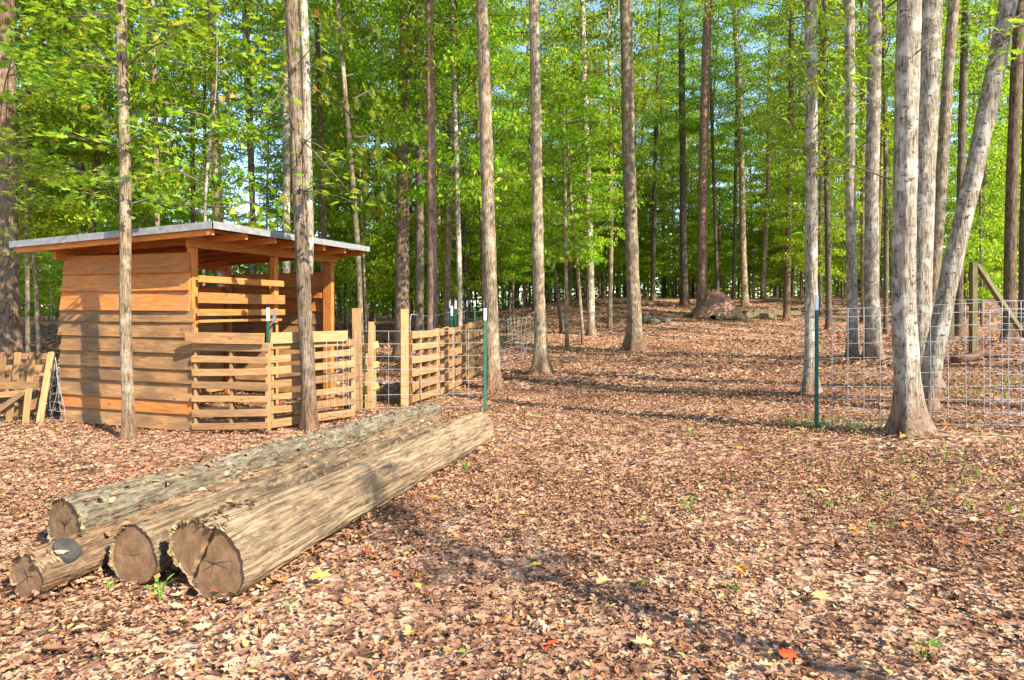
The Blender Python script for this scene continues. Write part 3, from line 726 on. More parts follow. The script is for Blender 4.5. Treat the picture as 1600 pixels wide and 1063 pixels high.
def board(parent, name, p0, p1, W, T, facing, mat, warp=1.0):
    """board from p0 to p1 (world), its broad side turned to `facing`"""
    p0, p1, f = Vector(p0), Vector(p1), Vector(facing)
    ax = (p1 - p0).normalized(); y = (f - ax * f.dot(ax)).normalized(); z = ax.cross(y)
    mt = Matrix((( ax.x, y.x, z.x, p0.x), (ax.y, y.y, z.y, p0.y), (ax.z, y.z, z.z, p0.z), (0, 0, 0, 1)))
    if parent is not None: mt = parent.matrix_basis.inverted() @ mt
    return link(name, board_mesh((p1 - p0).length, W, T, name, mat, warp), parent, mat=mt)

# ------------------------------------------------------------------ shed
SA = Vector((-3.97, 8.0, 0))                       # near corner of the end wall and the open front
DL = Vector((-.95, .313, 0)).normalized()          # along the end wall, away from the corner
DF = Vector((.313, .95, 0)).normalized()           # along the open front, away from the corner
WL, FL = 2.14, 2.91
UP = Vector((0, 0, 1))
def SP(l, f, z): return SA + DL * l + DF * f + UP * z
def shed():
    s = thing("shed", "small open-fronted wooden animal shelter with orange plank walls and flat metal roof", "shed", SA)
    zz = [.018, .218, .386, .602, .773, .974, 1.174, 1.362, 1.506, 1.762, 1.986, 2.20]
    for i in range(11):
        m = M['shed_orange'] if i >= 8 or i == 1 else M['shed_weathered']
        z0, z1 = zz[i], zz[i + 1]; c = (z0 + z1) / 2; w = z1 - z0 + .03
        tl = .012                                    # each board laps over the one below
        e0 = -.02 + rnd.uniform(-.02, .02) + (.02 if i > 7 else -.02); e1 = WL + rnd.uniform(-.02, .04) + (.02 if i > 7 else .06)
        f = -DF + UP * .17
        board(s, "siding_board", SP(e0, -.062, c), SP(e1, -.062, c), w + .01, .024, f, m)
    # far end wall and back wall
    k = 0; z = .05
    while z < 2.1:
        w = rnd.choice([.19, .2, .22]); m = M['shed_orange'] if z > 1.45 else M['shed_weathered']
        board(s, "siding_board", SP(.05, FL + .06, z + w / 2), SP(WL - .03, FL + .06, z + w / 2), w + .02, .02, DF - UP * .1, m)
        if z < 1.75: board(s, "siding_board", SP(WL + .06, .0, z + w / 2), SP(WL + .06, FL + .05, z + w / 2), w + .02, .02, DL - UP * .1, m)
        z += w
    # posts
    for l, f, h in ((.03, .0, 2.28), (WL - .03, .0, 2.2), (.03, 1.53, 2.28), (.03, FL, 2.28), (WL - .03, FL, 2.2), (WL - .03, 1.5, 2.2)):
        board(s, "post", SP(l, f, -.15), SP(l, f, h), .09 if (l, f) != (.03, FL) else .16, .09, -DF if (l, f) != (.03, FL) else -DF, M['shed_frame'], .4)
    # headers
    zh = 2.35
    board(s, "header_beam", SP(-.045, -.16, zh), SP(-.045, FL + .12, zh), .15, .045, -DL, M['shed_frame'], .3)
    board(s, "header_beam", SP(WL + .02, -.18, zh - .11), SP(WL + .02, FL + .1, zh - .11), .15, .045, -DL, M['shed_frame'], .3)
    # roof: rafters, purlins, sheet
    def rz(l): return 2.47 - .04 * (l + .65)
    l0, l1, f0, f1 = -.66, WL + .52, -.40, FL + .14
    for i in range(7):
        f = -.34 + i * (FL + .34 + .06) / 6
        board(s, "rafter", SP(l0 + .05, f, rz(l0) - .045), SP(l1 - .04, f, rz(l1) - .045), .085, .04, DF, M['shed_frame'], .3)
    for i in range(12):
        l = l0 + .05 + i * (l1 - l0 - .1) / 11
        board(s, "purlin", SP(l, f0 + .02, rz(l) + .012), SP(l, f1 - .02, rz(l) + .012), .085, .024, UP, M['shed_frame'], .3)
    n = 150; ls = np.linspace(l0, l1, 3); fs = np.linspace(f0, f1, n)
    V = []
    for l in ls:
        for j, f in enumerate(fs):
            p = SP(l, f, rz(l) + .038 + .008 * abs(math.sin(j * .5))) - SA; V.append(p)
    V = np.array(V); V2 = V + np.array([0, 0, .004])
    i = np.arange(2)[:, None] * n + np.arange(n - 1)[None]
    Q = np.stack([i, i + 1, i + n + 1, i + n], -1).reshape(-1, 4)
    MB().add(V, None, Q).add(V2, None, Q[:, ::-1]).build("roof_sheet", M['roof_metal'], s)
    for a, b, fc in (((l0, f0), (l1, f0), -DF), ((l0, f0), (l0, f1), -DL), ((l1, f0), (l1, f1), DL), ((l0, f1), (l1, f1), DF)):
        o = .014
        pa = SP(*a, rz(a[0]) + .022) + fc * o; pb = SP(*b, rz(b[0]) + .022) + fc * o
        board(s, "edge_trim", pa, pb, .085, .006, fc, M['roof_metal'], .5)
    # slats across the upper opening of the front
    for z, w, fe in ((1.89, .085, 1.6), (1.655, .135, 1.62), (1.47, .085, 1.62), (1.36, .035, 1.55)):
        board(s, "slat", SP(-.055 - .03, -.02, z), SP(-.055 - .03, fe, z - .015), w, .022, -DL, M['shed_orange'])
    # inner rails seen through the opening
    board(s, "inner_rail", SP(WL - .12, .1, 1.98), SP(WL - .12, FL - .1, 1.98), .12, .035, -DL, M['shed_orange'])
    board(s, "inner_rail", SP(.1, FL - .1, 1.72), SP(WL - .1, FL - .1, 1.72), .09, .035, -DF, M['shed_orange'])
    board(s, "brace", SP(WL - .2, .9, .9), SP(WL - .2, 1.9, 1.7), .09, .03, -DL, M['shed_orange'])
shed()

# ------------------------------------------------------------------ pallets standing on edge
def pallet(label, a, b, slats, stringers=3, z0=.03, mat=None, group="pallets set up as a fence", back=True, slat_w=.088, depth=.09, H=1.08, name="pallet"):
    """a, b: foot of its two ends (world xy); slats: heights of the slat centres"""
    mat = mat or M['pallet']
    a = Vector((a[0], a[1], gz(*a[:2]))); b = Vector((b[0], b[1], gz(*b[:2])))
    t = thing(name, label, "pallet", a, group)
    d = (b - a).normalized(); nrm = Vector((d.y, -d.x, 0)).normalized()
    if nrm.y > 0: nrm = -nrm
    for z in slats:
        w = slat_w * rnd.uniform(.85, 1.15); dz = rnd.gauss(0, .008)
        board(t, "slat", a + UP * (z + dz) + nrm * (depth / 2 + .012), b + UP * (z - dz) + nrm * (depth / 2 + .012), w, .019, nrm, mat)
        if back and rnd.random() < .5:
            board(t, "back_slat", a + UP * (z + .01) - nrm * (depth / 2 + .012), b + UP * (z + .01) - nrm * (depth / 2 + .012), w * .9, .018, nrm, mat)
    for k in range(stringers):
        q = a.lerp(b, (k + .06) / (stringers - 1 + .12) )
        board(t, "stringer", q + UP * z0, q + UP * H, depth, .036, d, mat, .5)
    return t
def gp(px, py):
    x, y, z = ray_ground(px, py); return (x, y)
SL7 = [.09, .25, .42, .585, .75, .90, 1.05]
pallet("tan pallet standing against the shed's front corner in the pallet fence", (-3.93, 7.93), (-2.97, 7.86), SL7, 3)
pallet("tan pallet standing behind the rough two-stemmed tree in the pallet fence", (-3.05, 8.02), (-2.16, 8.70), SL7, 3)
tag(board(None, "plank", (-3.98, 7.80, 1.17), (-3.0, 7.75, 1.155), .135, .025, (0, -1, 0), M['shed_weathered']), "orange plank nailed along the top of the shed corner pallet", "plank")
tag(board(None, "plank", (-3.0, 7.93, 1.15), (-2.2, 8.55, 1.15), .14, .035, (.6, -1, 0), M['post_old']), "yellowish plank along the top of the pallet behind the two-stemmed tree", "plank")
FP = [gp(638, 634), gp(682, 621), gp(706, 609), gp(735, 592), gp(762, 575)]
FPL = ["tan pallet next to the tall tan end post in the receding row", "second tan pallet from the tall end post in the receding row", "third tan pallet from the tall end post in the receding row", "farthest tan pallet of the receding row, partly behind the green post"]
for i in range(4):
    a, b = Vector(FP[i]), Vector(FP[i + 1]); d = (b - a).normalized()
    pallet(FPL[i], a + d * .02, b - d * .03, [.10, .30, .50, .70, .90, 1.09], 4, H=1.12, slat_w=.115)

def post(label, px, py, h, w, mat, name="wooden_post", tilt=(0, 0), t=None):
    x, y = gp(px, py); z = gz(x, y)
    return tag(board(None, name, (x, y, z - .15), (x + tilt[0], y + tilt[1], z + h), w, t or w, (.2, -1, 0), mat, .5), label, "post")
post("tall tan square post at the end of the pallet fence beside the gate gap", 560, 640, 1.50, .13, M['post_tan'], tilt=(-.03, 0))
post("tall tan square post starting the receding pallet row across the gate gap", 632, 635, 1.49, .12, M['post_tan'])
post("pale weathered board post right of the tall gate gap post", 578, 640, 1.30, .085, M['post_tan'], tilt=(.02, 0), t=.03)
post("slim grey-white board post just right of the pale board post", 586, 636, 1.24, .05, M['pallet'], tilt=(-.02, 0), t=.03)
post("greenish slat leaning on the tall gate gap post", 553, 642, 1.02, .055, M['post_green'], tilt=(-.03, 0), t=.025)
def gate_stub():
    x, y = gp(583, 637); z = gz(x, y)
    s = thing("gate_stub", "stub of yellowish boards nailed crosswise beside the gate gap", "boards", (x, y, z), None)
    p = Vector((x, y, z))
    for dz, wd in ((.30, .1), (.62, .09), (.92, .1)):
        board(s, "cross_board", p + Vector((-.17, -.07, dz - .04)), p + Vector((.09, -.05, dz + .04)), wd, .025, (.2, -1, 0), M['post_green'])
    for dx, h in ((-.09, .95), (.0, .6)): board(s, "upright", p + Vector((dx, -.03, -.05)), p + Vector((dx + .02, -.03, h)), .075, .025, (.1, -1, 0), M['post_green'])
gate_stub()

# broken pallets left of the shed
def broken_pallets():
    Y = 8.9; z = gz(-6.8, Y)
    def W(px, py, y=Y): return at(px, py, y)
    t = thing("pallet", "tan pallet leaning upright at the photo's left edge, slats upright", "pallet", (-6.9, Y, z), "broken pallets left of the shed")
    for (x0, x1) in ((2, 6), (24, 28), (46, 51)): board(t, "slat", W(x0, 600), W(x1, 551), .085, .02, (0, -1, .1), M['pallet'])
    for py in (558, 576, 594): board(t, "rail", W(-22, py, Y + .06), W(88, py - 1, Y + .06), .085, .03, (0, -1, .1), M['pallet'])
    for x in (-20, 84): board(t, "stringer", W(x, 655, Y + .1), W(x + 1, 553, Y + .1), .04, .09, (0, -1, 0), M['pallet'])
    t = thing("pallet", "tan pallet pieces under the leaning pallet, with crossed diagonal boards", "pallet", (-6.9, Y - .25, z), "broken pallets left of the shed")
    y2 = Y - .25
    board(t, "rail", W(-20, 602, y2), W(57, 602, y2), .09, .1, (0, -1, 0), M['pallet'])
    board(t, "rail", W(-22, 619, y2 - .06), W(38, 614, y2 - .06), .08, .02, (0, -1, 0), M['pallet'])
    board(t, "diagonal", W(-12, 648, y2 - .12), W(36, 614, y2 - .10), .07, .02, (0, -1, 0), M['pallet'])
    board(t, "rail", W(20, 645, y2 + .1), W(70, 625, y2 + .1), .13, .03, (0, -1, 0), M['pallet'])
    board(t, "slat", W(13, 664, y2 - .04), W(20, 610, y2 + .0), .09, .02, (0, -1, .1), M['pallet'])
    board(t, "slat", W(39, 671, y2 - .14), W(45, 608, y2 - .1), .085, .02, (0, -1, .1), M['pallet'])
    o = tag(board(None, "plank", W(60, 672, Y - .48), W(80, 551, Y - .1), .085, .025, (0, -1, .1), M['post_tan']), "pale grey-green plank leaning on the broken pallets beside the wire netting", "plank")
broken_pallets()

# ------------------------------------------------------------------ steel posts and wire
def t_post(label, px, py, h, Y=None):
    if Y is None: x, y = gp(px, py)
    else: x, y = (px - 800) / F * Y, Y
    z = gz(x, y)
    t = thing("steel_post", label, "fence post", (x, y, z), "green steel fence posts with white tips", rz=rnd.uniform(-.5, .5))
    prof = [(-.019, -.003), (.019, -.003), (.019, .003), (.003, .003), (.003, .032), (-.003, .032), (-.003, .003), (-.019, .003)]
    def ext(z0, z1, g=1.0):
        V = [(a * g, b * g, zz) for zz in (z0, z1) for a, b in prof]
        Q = [(i, (i + 1) % 8, 8 + (i + 1) % 8, 8 + i) for i in range(8)]
        T = [(0, 2, 1), (0, 7, 2), (2, 7, 6), (2, 6, 3), (3, 6, 5), (3, 5, 4)]
        return V, T + [tuple(8 + i for i in tr[::-1]) for tr in T], Q
    mb = MB().add(*ext(-.3, h - .17))
    for k in range(int(h / .055) - 3):          # studs along the face
        zz = .05 + k * .055
        mb.add([(-.008, -.010, zz), (.008, -.010, zz), (.008, -.003, zz), (-.008, -.003, zz), (-.008, -.006, zz + .014), (.008, -.006, zz + .014)], [(0, 1, 5), (0, 5, 4)], [(0, 1, 2, 3)])
    mb.build("shaft", M['green_steel'], t, smooth=False)
    MB().add(*ext(h - .17, h, 1.02)).build("tip", M['white_paint'], t, smooth=False)
    return t
t_post("green steel post with white tip by the far end of the big log", 758, 645, 1.50)
t_post("green steel post with white tip at the free end of the wire panel", 1277, 670, 1.49)
t_post("green steel post behind the second receding pallet", 706, 607, 1.52)
t_post("green steel post standing behind the shed corner pallet, the left of two", 419, 0, 1.53, Y=8.25)
t_post("green steel post standing behind the shed corner pallet, the right of two", 428, 0, 1.50, Y=8.45)
for i, (px, Y) in enumerate(((703, 15.5), (712, 13.2), (730, 17.5), (742, 19), (757, 18), (792, 21), (816, 24))):
    t_post(["back fence post left of the thin pale whitish tree", "green post close behind the third receding pallet", "back fence post right of the thin pale whitish tree", "thin far back fence post between pale tree and green post",
            "back fence post seen just left of the straight brown tree", "back fence post right of the straight brown tree", "farthest back fence post, left of the flared clearing edge tree"][i], px, 0, 1.57 + .006 * Y - gz((px - 800) / F * Y, Y), Y=Y)

def wire_part(parent, name, pts, r=.0045):
    p0 = np.array(parent.location)
    pts = np.array([np.array(p) for p in pts]) - p0
    return MB().add(*tube(pts, r, 5)).build(name, M['wire'], parent)
def wire_panel(label, a, b, zs, nv, over=.02, r=.0032, wob=.008, lift=0.0, za=0.0, zb=0.0, group=None):
    a = Vector((a[0], a[1], gz(*a[:2]) + za)); b = Vector((b[0], b[1], gz(*b[:2]) + zb))
    t = thing("wire_fence", label, "wire fence", a, group)
    d = b - a; nrm = Vector((d.y, -d.x, 0)).normalized(); g = random.Random(len(label))
    ph = g.uniform(0, 6)
    def bulge(s, z): return nrm * (wob * 2.2 * math.sin(3.1 * s + ph) * (z + .3) + wob * .8 * math.sin(9 * s + z * 5))
    for z in zs:
        wire_part(t, "horizontal_wire", [a + d * s + UP * (z + wob * .4 * math.sin(7 * s + z)) + bulge(s, z) for s in np.linspace(0, 1, 14)], r)
    for k in range(nv):
        s = k / (nv - 1)
        wire_part(t, "vertical_wire", [a + d * s + UP * z + bulge(s, z) + nrm * r * 1.7 for z in np.linspace(zs[0] - over, zs[-1] + over * .3, 8)], r)
    return t
A_ = at(1252, 655, 7.3); B_ = at(1625, 655, 6.5)
ZP = [.02, .15, .28, .42, .57, .74, .90, 1.06, 1.2, 1.29]
wire_panel("galvanised wire panel running from the right green steel post", (A_.x, 7.3), (B_.x, 6.5), ZP, 15, za=.03, zb=.02)
C_ = at(1548, 655, 6.6)
wire_panel("second wire panel overlapping the first at the photo's right edge", (C_.x, 6.62), (C_.x + 1.1, 6.25), [z * .94 for z in ZP], 8, za=.02)
g0 = gp(757, 645); g1 = gp(556, 650)
wire_panel("wire gate panel spanning from the gate gap post to the left green steel post", (g1[0], g1[1]), (g0[0], g0[1]), [.1, .28, .46, .64, .82, 1.0, 1.18], 9, r=.003, wob=.012)
h0 = (-2.22, 8.35)
wire_panel("loose wire piece hanging on the pallet behind the two-stemmed tree", (-2.42, 8.32), (-2.16, 8.52), [.15, .4, .65, .9, 1.1], 4, r=.0028, wob=.03)
# woven wire along the back, sagging
def woven(label, pts, zs, nv, sag, r=.0045, name="wire_fence"):
    P = [Vector((x, y, gz(x, y))) for x, y in pts]
    t = thing(name, label, "wire fence", P[0])
    g = random.Random(4)
    S = np.linspace(0, 1, 26); cum = np.linspace(0, 1, len(P))
    def q(s): return Vector([np.interp(s, cum, [p[i] for p in P]) for i in range(3)])
    def off(s, z): return Vector((.12 * math.sin(11 * s + 3 * z) * (1.2 - z), .1 * math.sin(7 * s + z), -sag * abs(math.sin(math.pi * s * (len(P) - 1))) * z))
    for z in zs: wire_part(t, "horizontal_wire", [q(s) + UP * z + off(s, z) for s in S], r)
    for k in range(nv):
        s = k / (nv - 1); wire_part(t, "vertical_wire", [q(s) + UP * z + off(s, z) for z in np.linspace(zs[0], zs[-1], 7)], r)
    return t
def XY(px, Y): return ((px - 800) / F * Y, Y)
woven("sagging woven wire strung between the straight brown tree and the clearing edge tree", [XY(775, 14.0), XY(800, 15.6), XY(834, 17.5)], [.08, .28, .48, .68, .88, 1.08, 1.25], 12, .10, .0035)
woven("single line of wire fence running behind the pallet row", [XY(640, 12.5), XY(704, 15.4), XY(731, 17.4), XY(757, 18.0), XY(792, 21), XY(816, 24)], [.5, .9, 1.35], 2, .05, .006)
woven("crumpled white wire netting hanging between the shed and the broken pallets", [XY(78, 8.75), XY(90, 8.65), XY(106, 8.6)], [.04, .16, .28, .40, .52, .64, .76, .88], 7, .12, .003, name="wire_netting")

# rear fence corner brace on the right
def brace():
    Y = 13.0; x = (1520 - 800) / F * Y; z = gz(x, Y)
    t = thing("fence_brace", "old treated wooden fence corner post with diagonal brace beyond the wire panel", "fence", (x, Y, z))
    board(t, "post", (x, Y, z - .2), at(1521, 410, Y), .11, .11, (0, -1, 0), M['post_dark'])
    board(t, "diagonal_brace", at(1526, 414, Y), at(1594, 516, Y - .3), .09, .09, (.3, -1, 0), M['post_dark'])
    for k, zz in enumerate((.35, .6, .85, 1.1)):
        p0 = at(1470, 476, Y) ; wire_part(t, "fence_wire", [(x - .7, Y, z + zz), (x, Y - .06, z + zz), (x + .9, Y - .2, z + zz - .02)], .004)
    Y = 16; x0 = (1460 - 800) / F * Y
    for i, px in enumerate((1474, 1486)):
        xx = (px - 800) / F * Y
        tag(board(None, "fence_board", (xx, Y, gz(xx, Y) - .1), (xx, Y, gz(xx, Y) + 1.9), .14, .03, (0, -1, 0), M['post_dark']), ["dark upright fence board behind the leaning tree, nearer the slim grey tree", "dark upright fence board behind the leaning tree, nearer the corner post"][i], "board")
brace()

# ------------------------------------------------------------------ logs
def mat_log(name, c0, c1, c2, patch, patch_amt, lich=None, lich_amt=0.0, bs=.8, fs=1.0, stretch=.06):
    m, N, L, out = nodes(name)
    a = N("TexNoise"); a.inputs["Scale"].default_value = 46 * fs; a.inputs["Detail"].default_value = 8; a.inputs["Roughness"].default_value = .7; a.inputs["Distortion"].default_value = .5
    L(coords(N, L, (stretch, 1, 1)), a.inputs[0])
    r = ramp(N, [(.36, c0), (.47, c1), (.62, c2)]); L(a.outputs[0], r.inputs[0])
    def blot(scale, st, lo, hi, amt, col, c, dist=1.2):
        b = N("TexNoise"); b.inputs["Scale"].default_value = scale; b.inputs["Detail"].default_value = 9; b.inputs["Roughness"].default_value = .68; b.inputs["Distortion"].default_value = dist
        L(coords(N, L, (st, 1, 1)), b.inputs[0])
        br = ramp(N, [(lo, (0, 0, 0)), (hi, (1, 1, 1))]); L(b.outputs[0], br.inputs[0])
        bm = N("Math", operation='MULTIPLY'); L(br.outputs[0], bm.inputs[0]); bm.inputs[1].default_value = amt
        return mixc(N, L, bm.outputs[0], c, col), b.outputs[0]
    c, h1 = blot(6.5, .13, .48, .62, patch_amt, patch, r.outputs[0], .25)
    if lich: c, _ = blot(13, .6, .52, .60, lich_amt, lich, c)
    c, h2 = blot(24, .22, .60, .66, .75, (.05, .032, .02), c, .4)          # checks and borer marks
    add = N("Math", operation='MULTIPLY_ADD'); L(h2, add.inputs[0]); add.inputs[1].default_value = -.7; L(a.outputs[0], add.inputs[2])
    principled(N, L, out, c, .9, add.outputs[0], bs, .03, .1)
    return m
def mat_end():
    m, N, L, out = nodes("sawn_log_end")
    tc = N("TexCoord"); sx = N("SeparateXYZ"); L(tc.outputs["Object"], sx.inputs[0])
    cb = N("CombineXYZ"); L(sx.outputs[1], cb.inputs[0]); L(sx.outputs[2], cb.inputs[1])
    w = N("TexWave", wave_type='RINGS', rings_direction='SPHERICAL'); w.inputs["Scale"].default_value = 11; w.inputs["Distortion"].default_value = 2.5; w.inputs["Detail"].default_value = 3
    L(cb.outputs[0], w.inputs[0])
    n = N("TexNoise"); n.inputs["Scale"].default_value = 13; n.inputs["Detail"].default_value = 7; L(cb.outputs[0], n.inputs[0])
    r = ramp(N, [(.3, (.15, .083, .043)), (.5, (.22, .125, .065)), (.72, (.30, .178, .095))]); L(n.outputs[0], r.inputs[0])
    c = mixc(N, L, .10, r.outputs[0], w.outputs[0], 'MULTIPLY')
    principled(N, L, out, c, .9, n.outputs[0], .5, .01, .1)
    return m
M['log_bark'] = mat_log("log_lichened_bark", (.04, .030, .020), (.15, .115, .075), (.28, .225, .155), (.11, .07, .04), .5, (.31, .31, .19), .55, 1.0, .7, .22)
M['log_brown'] = mat_log("log_brown_bare", (.075, .042, .023), (.21, .125, .066), (.36, .235, .13), (.085, .05, .03), .65, (.38, .285, .17), .45, 1.0, .8, .14)
M['log_tan'] = mat_log("log_tan_debarked", (.055, .035, .021), (.17, .11, .062), (.34, .24, .14), (.065, .05, .034), .8, (.42, .30, .175), .5, 1.0, .9, .1)
M['log_big'] = mat_log("log_big_debarked", (.07, .045, .027), (.25, .165, .092), (.42, .305, .185), (.12, .085, .053), .6, (.44, .315, .18), .4, 1.0, .9, .085)
M['log_end'] = mat_end()
M['crack'] = mat_plain('dark_crack', (.035, .02, .012), .95, 0, .3)
M['fungus'] = mat_litter("bracket_fungus", [(0, (.26, .20, .10)), (.3, (.38, .30, .16)), (.6, (.15, .105, .055)), (.8, (.46, .39, .24))])
M['knot_grey'] = mat_plain("grey_knot", (.05, .043, .037), .95, 0, .4)

def log(label, a, b, ra, rb, mat, seed, lobe=None, plates=0.0, group="felled logs in the foreground", sink=.015, tri=0.0, cracks=5, streak=.018):
    """felled stem lying on the ground from a to b (xy); its own rough skin, sawn ends as parts"""
    za, zb = gz(*a) + ra - sink, gz(*b) + rb - sink
    A, B = Vector((*a, za)), Vector((*b, zb)); Lx = (B - A).length
    t = thing("log", label, "log", A, group)
    ax = (B - A).normalized(); yv = UP.cross(ax).normalized(); zv = ax.cross(yv)
    t.matrix_basis = Matrix(((ax.x, yv.x, zv.x, A.x), (ax.y, yv.y, zv.y, A.y), (ax.z, yv.z, zv.z, A.z), (0, 0, 0, 1)))
    nx, ns = int(Lx / .02), 128
    xs = np.linspace(0, Lx, nx); th = np.arange(ns) * 2 * np.pi / ns          # th=0: left (+Y local), pi/2: up
    TH, X = np.meshgrid(th, xs)
    R0 = (ra + (rb - ra) * X / Lx)
    def outline(th_, x_):
        r = 1 + tri * np.cos(3 * (th_ - np.pi / 2))
        if lobe:
            oy, oz, lr, fade = lobe
            k = np.clip(1 - x_ / fade, 0, 1) ** .8
            dy, dz = np.cos(th_), np.sin(th_)
            dot = dy * oy + dz * oz; disc = dot * dot - (oy * oy + oz * oz - lr * lr)
            rl = np.where((disc > 0), dot + np.sqrt(np.maximum(disc, 0)), 0)
            r = np.maximum(r, 1 + (rl - 1) * k)
        return r
    R = R0 * outline(TH, X)
    cy, cz = np.cos(TH), np.sin(TH)
    R = R + ra * .09 * fbm(cy * 1.3 + seed, cz * 1.3, X * .9, 3)
    gr = np.abs(vnoise(cy * 5 + seed * 2, cz * 5, X * .55 + .4 * vnoise(cy * 2, cz * 2, X * 2)))
    R = R - streak * .9 * np.exp(-(gr / .10) ** 2)                      # long drying checks
    R = R + streak * .55 * vnoise(cy * 9, cz * 9 + seed, X * 1.6) + streak * .35 * vnoise(cy * 14 + 3, cz * 14 + seed, X * 5)
    fl = sstep(.15, .5, fbm(cy * 2.5 + seed, cz * 2.5 + 7, X * 2.2, 3)); R = R + streak * .5 * fl   # flakes of inner bark still on
    if plates:
        pn = np.abs(vnoise(cy * 8 + seed, cz * 8, X * 9 + 3 * vnoise(cy * 3, cz * 3, X * 4)))
        R = R - plates * np.exp(-(pn / .13) ** 2) + plates * .6 * vnoise(cy * 17, cz * 17, X * 24)
    Rs = R0 * outline(TH, X); R = Rs + (R - Rs) * (.45 + .55 * sstep(0, .12, X) * sstep(0, .12, Lx - X))
    V = np.stack([X, R * cy, R * cz], -1)
    i = np.arange(nx - 1)[:, None] * ns; j = np.arange(ns)[None]; k = (j + 1) % ns
    Q = np.stack([i + j, i + ns + j, i + ns + k, i + k], -1).reshape(-1, 4)
    MB().add(V.reshape(-1, 3), None, Q[:, ::-1]).build("stem", mat, t)
    for x0, Rr, sg in ((0.012, R[0], -1), (Lx - .012, R[-1], 1)):
        nr = 40; f = np.linspace(0, 1, nr)[:, None]
        rr = f * (Rr[None] * .985)
        y, z = rr * np.cos(th)[None], rr * np.sin(th)[None]
        dep = .0006 * fbm(y * 30, z * 30, seed, 3)
        g = np.random.default_rng(seed); ck = MB()
        for c in range(cracks):
            an = c * 2.4 + g.normal(0, .4); ln = g.uniform(.25, .8) * ra; w0 = g.uniform(.0012, .003); m = 7
            q = np.linspace(.02, 1, m); jag = g.normal(0, .05, m) * q
            yc, zc_ = ln * q * np.cos(an + jag), ln * q * np.sin(an + jag); wd = w0 * (1 - q) ** .7 * (1 + .4 * g.normal(0, .5, m)); wd[-1] = 0
            Vc = np.concatenate([np.stack([0 * yc + x0 + sg * .0025, yc - wd * np.sin(an), zc_ + wd * np.cos(an)], -1), np.stack([0 * yc + x0 + sg * .0025, yc + wd * np.sin(an), zc_ - wd * np.cos(an)], -1)])
            ck.add(Vc, None, [(i_, i_ + 1, m + i_ + 1, m + i_) for i_ in range(m - 1)])
        ck.build("drying_checks", M['crack'], t)["kind"] = "stuff"
        if lobe and sg < 0:                      # bark seam where two stems grew together
            oy, oz, lr, fade = lobe
            m0 = np.array([oy, oz]) * ra * .62; nn = np.array([oy, oz]) / math.hypot(oy, oz)
            dist = (y - m0[0]) * nn[0] + (z - m0[1]) * nn[1] + .006 * np.sin(40 * (y - z))
            dep = dep - .04 * np.exp(-(dist / .009) ** 2)
        V = np.stack([x0 + sg * dep + 0 * y, y, z], -1).reshape(-1, 3)
        i = np.arange(nr - 1)[:, None] * ns
        Q = np.stack([i + j, i + k, i + ns + k, i + ns + j], -1).reshape(-1, 4)
        MB().add(V, None, Q if sg > 0 else Q[:, ::-1]).build("sawn_end", M['log_end'], t)
    return t, Lx, R, th
def fungi(t, R, th, spots, seed, size=.03):
    """shelf fungi on the bark: (theta range, x range, count)"""
    g = np.random.default_rng(seed); mb = MB(); k = 7
    for (t0, t1, x0, x1, n) in spots:
        for q in range(n):
            a = g.uniform(t0, t1); x = x0 + (x1 - x0) * g.random() ** 1.6
            ix = min(int(x / .02), len(R) - 1); r = R[ix][int((a % (2 * np.pi)) / (2 * np.pi) * len(th)) % len(th)] - .004
            P = np.array([x, r * math.cos(a), r * math.sin(a)])
            out = np.array([0, math.cos(a), math.sin(a)]); fw = np.array([-1, 0, 0]) * .8 + out * .6 + g.normal(0, .25, 3); fw /= np.linalg.norm(fw)
            sd_ = np.cross(fw, out + g.normal(0, .2, 3)); sd_ /= np.linalg.norm(sd_); s = size * g.uniform(.4, 1.0)
            up = np.cross(sd_, fw)
            an = np.linspace(-1.6, 1.6, k)
            rim = [P + s * (math.cos(v) * fw * (1 + .12 * math.sin(5 * v + q)) + math.sin(v) * sd_ * .9 + up * .12 * math.cos(3 * v)) for v in an]
            V = [P, P + up * s * .3] + rim
            T = [(1, 2 + i, 3 + i) for i in range(k - 1)] + [(0, 3 + i, 2 + i) for i in range(k - 1)]
            mb.add(V, T)
    o = mb.build("bracket_fungi", M['fungus'], t, smooth=False); o["kind"] = "stuff"; o["label"] = "cluster of cream shelf fungi"
l1, _, R1, th1 = log("lichen-covered log with grey bark, farthest left of the four logs", (-2.86, 4.08), (-1.06, 8.35), .17, .15, M['log_bark'], 3, plates=.016, cracks=7)
fungi(l1, R1, th1, [(2.2, 4.0, .0, .05, 30), (-1.0, 2.4, 0, .05, 30)], 5, .022)
l2, _, R2, th2 = log("thin brown log with round grey knot, its end farthest forward", (-2.60, 3.42), (-1.78, 5.85), .125, .12, M['log_brown'], 8, cracks=4, streak=.018, plates=.007)
fungi(l2, R2, th2, [(.9, 2.6, 0, .12, 22)], 6, .03)
def knot():
    th0 = 2.25; x = .17; r = .112
    c = np.array([x, r * math.cos(th0), r * math.sin(th0)]); o = np.array([-.25, math.cos(th0), math.sin(th0)]); o /= np.linalg.norm(o)
    u = np.cross(o, [1, 0, 0]); u /= np.linalg.norm(u); w = np.cross(o, u); mb = MB(); V = []; n = 22
    for f, h in ((1.25, -.01), (1.15, .018), (.98, .028), (.9, .016), (.6, .014), (.3, .02), (.02, .022)):
        for q in range(n):
            a = q / n * 6.2832; rr = .056 * f * (1 + .12 * math.sin(2 * a + 1) + .06 * math.sin(5 * a))
            V.append(c + o * (h + .012) + rr * (math.cos(a) * u + math.sin(a) * w))
    Q = [(i * n + j, i * n + (j + 1) % n, (i + 1) * n + (j + 1) % n, (i + 1) * n + j) for i in range(6) for j in range(n)]
    mb.add(V, None, Q).build("knot", M['knot_grey'], l2)
knot()
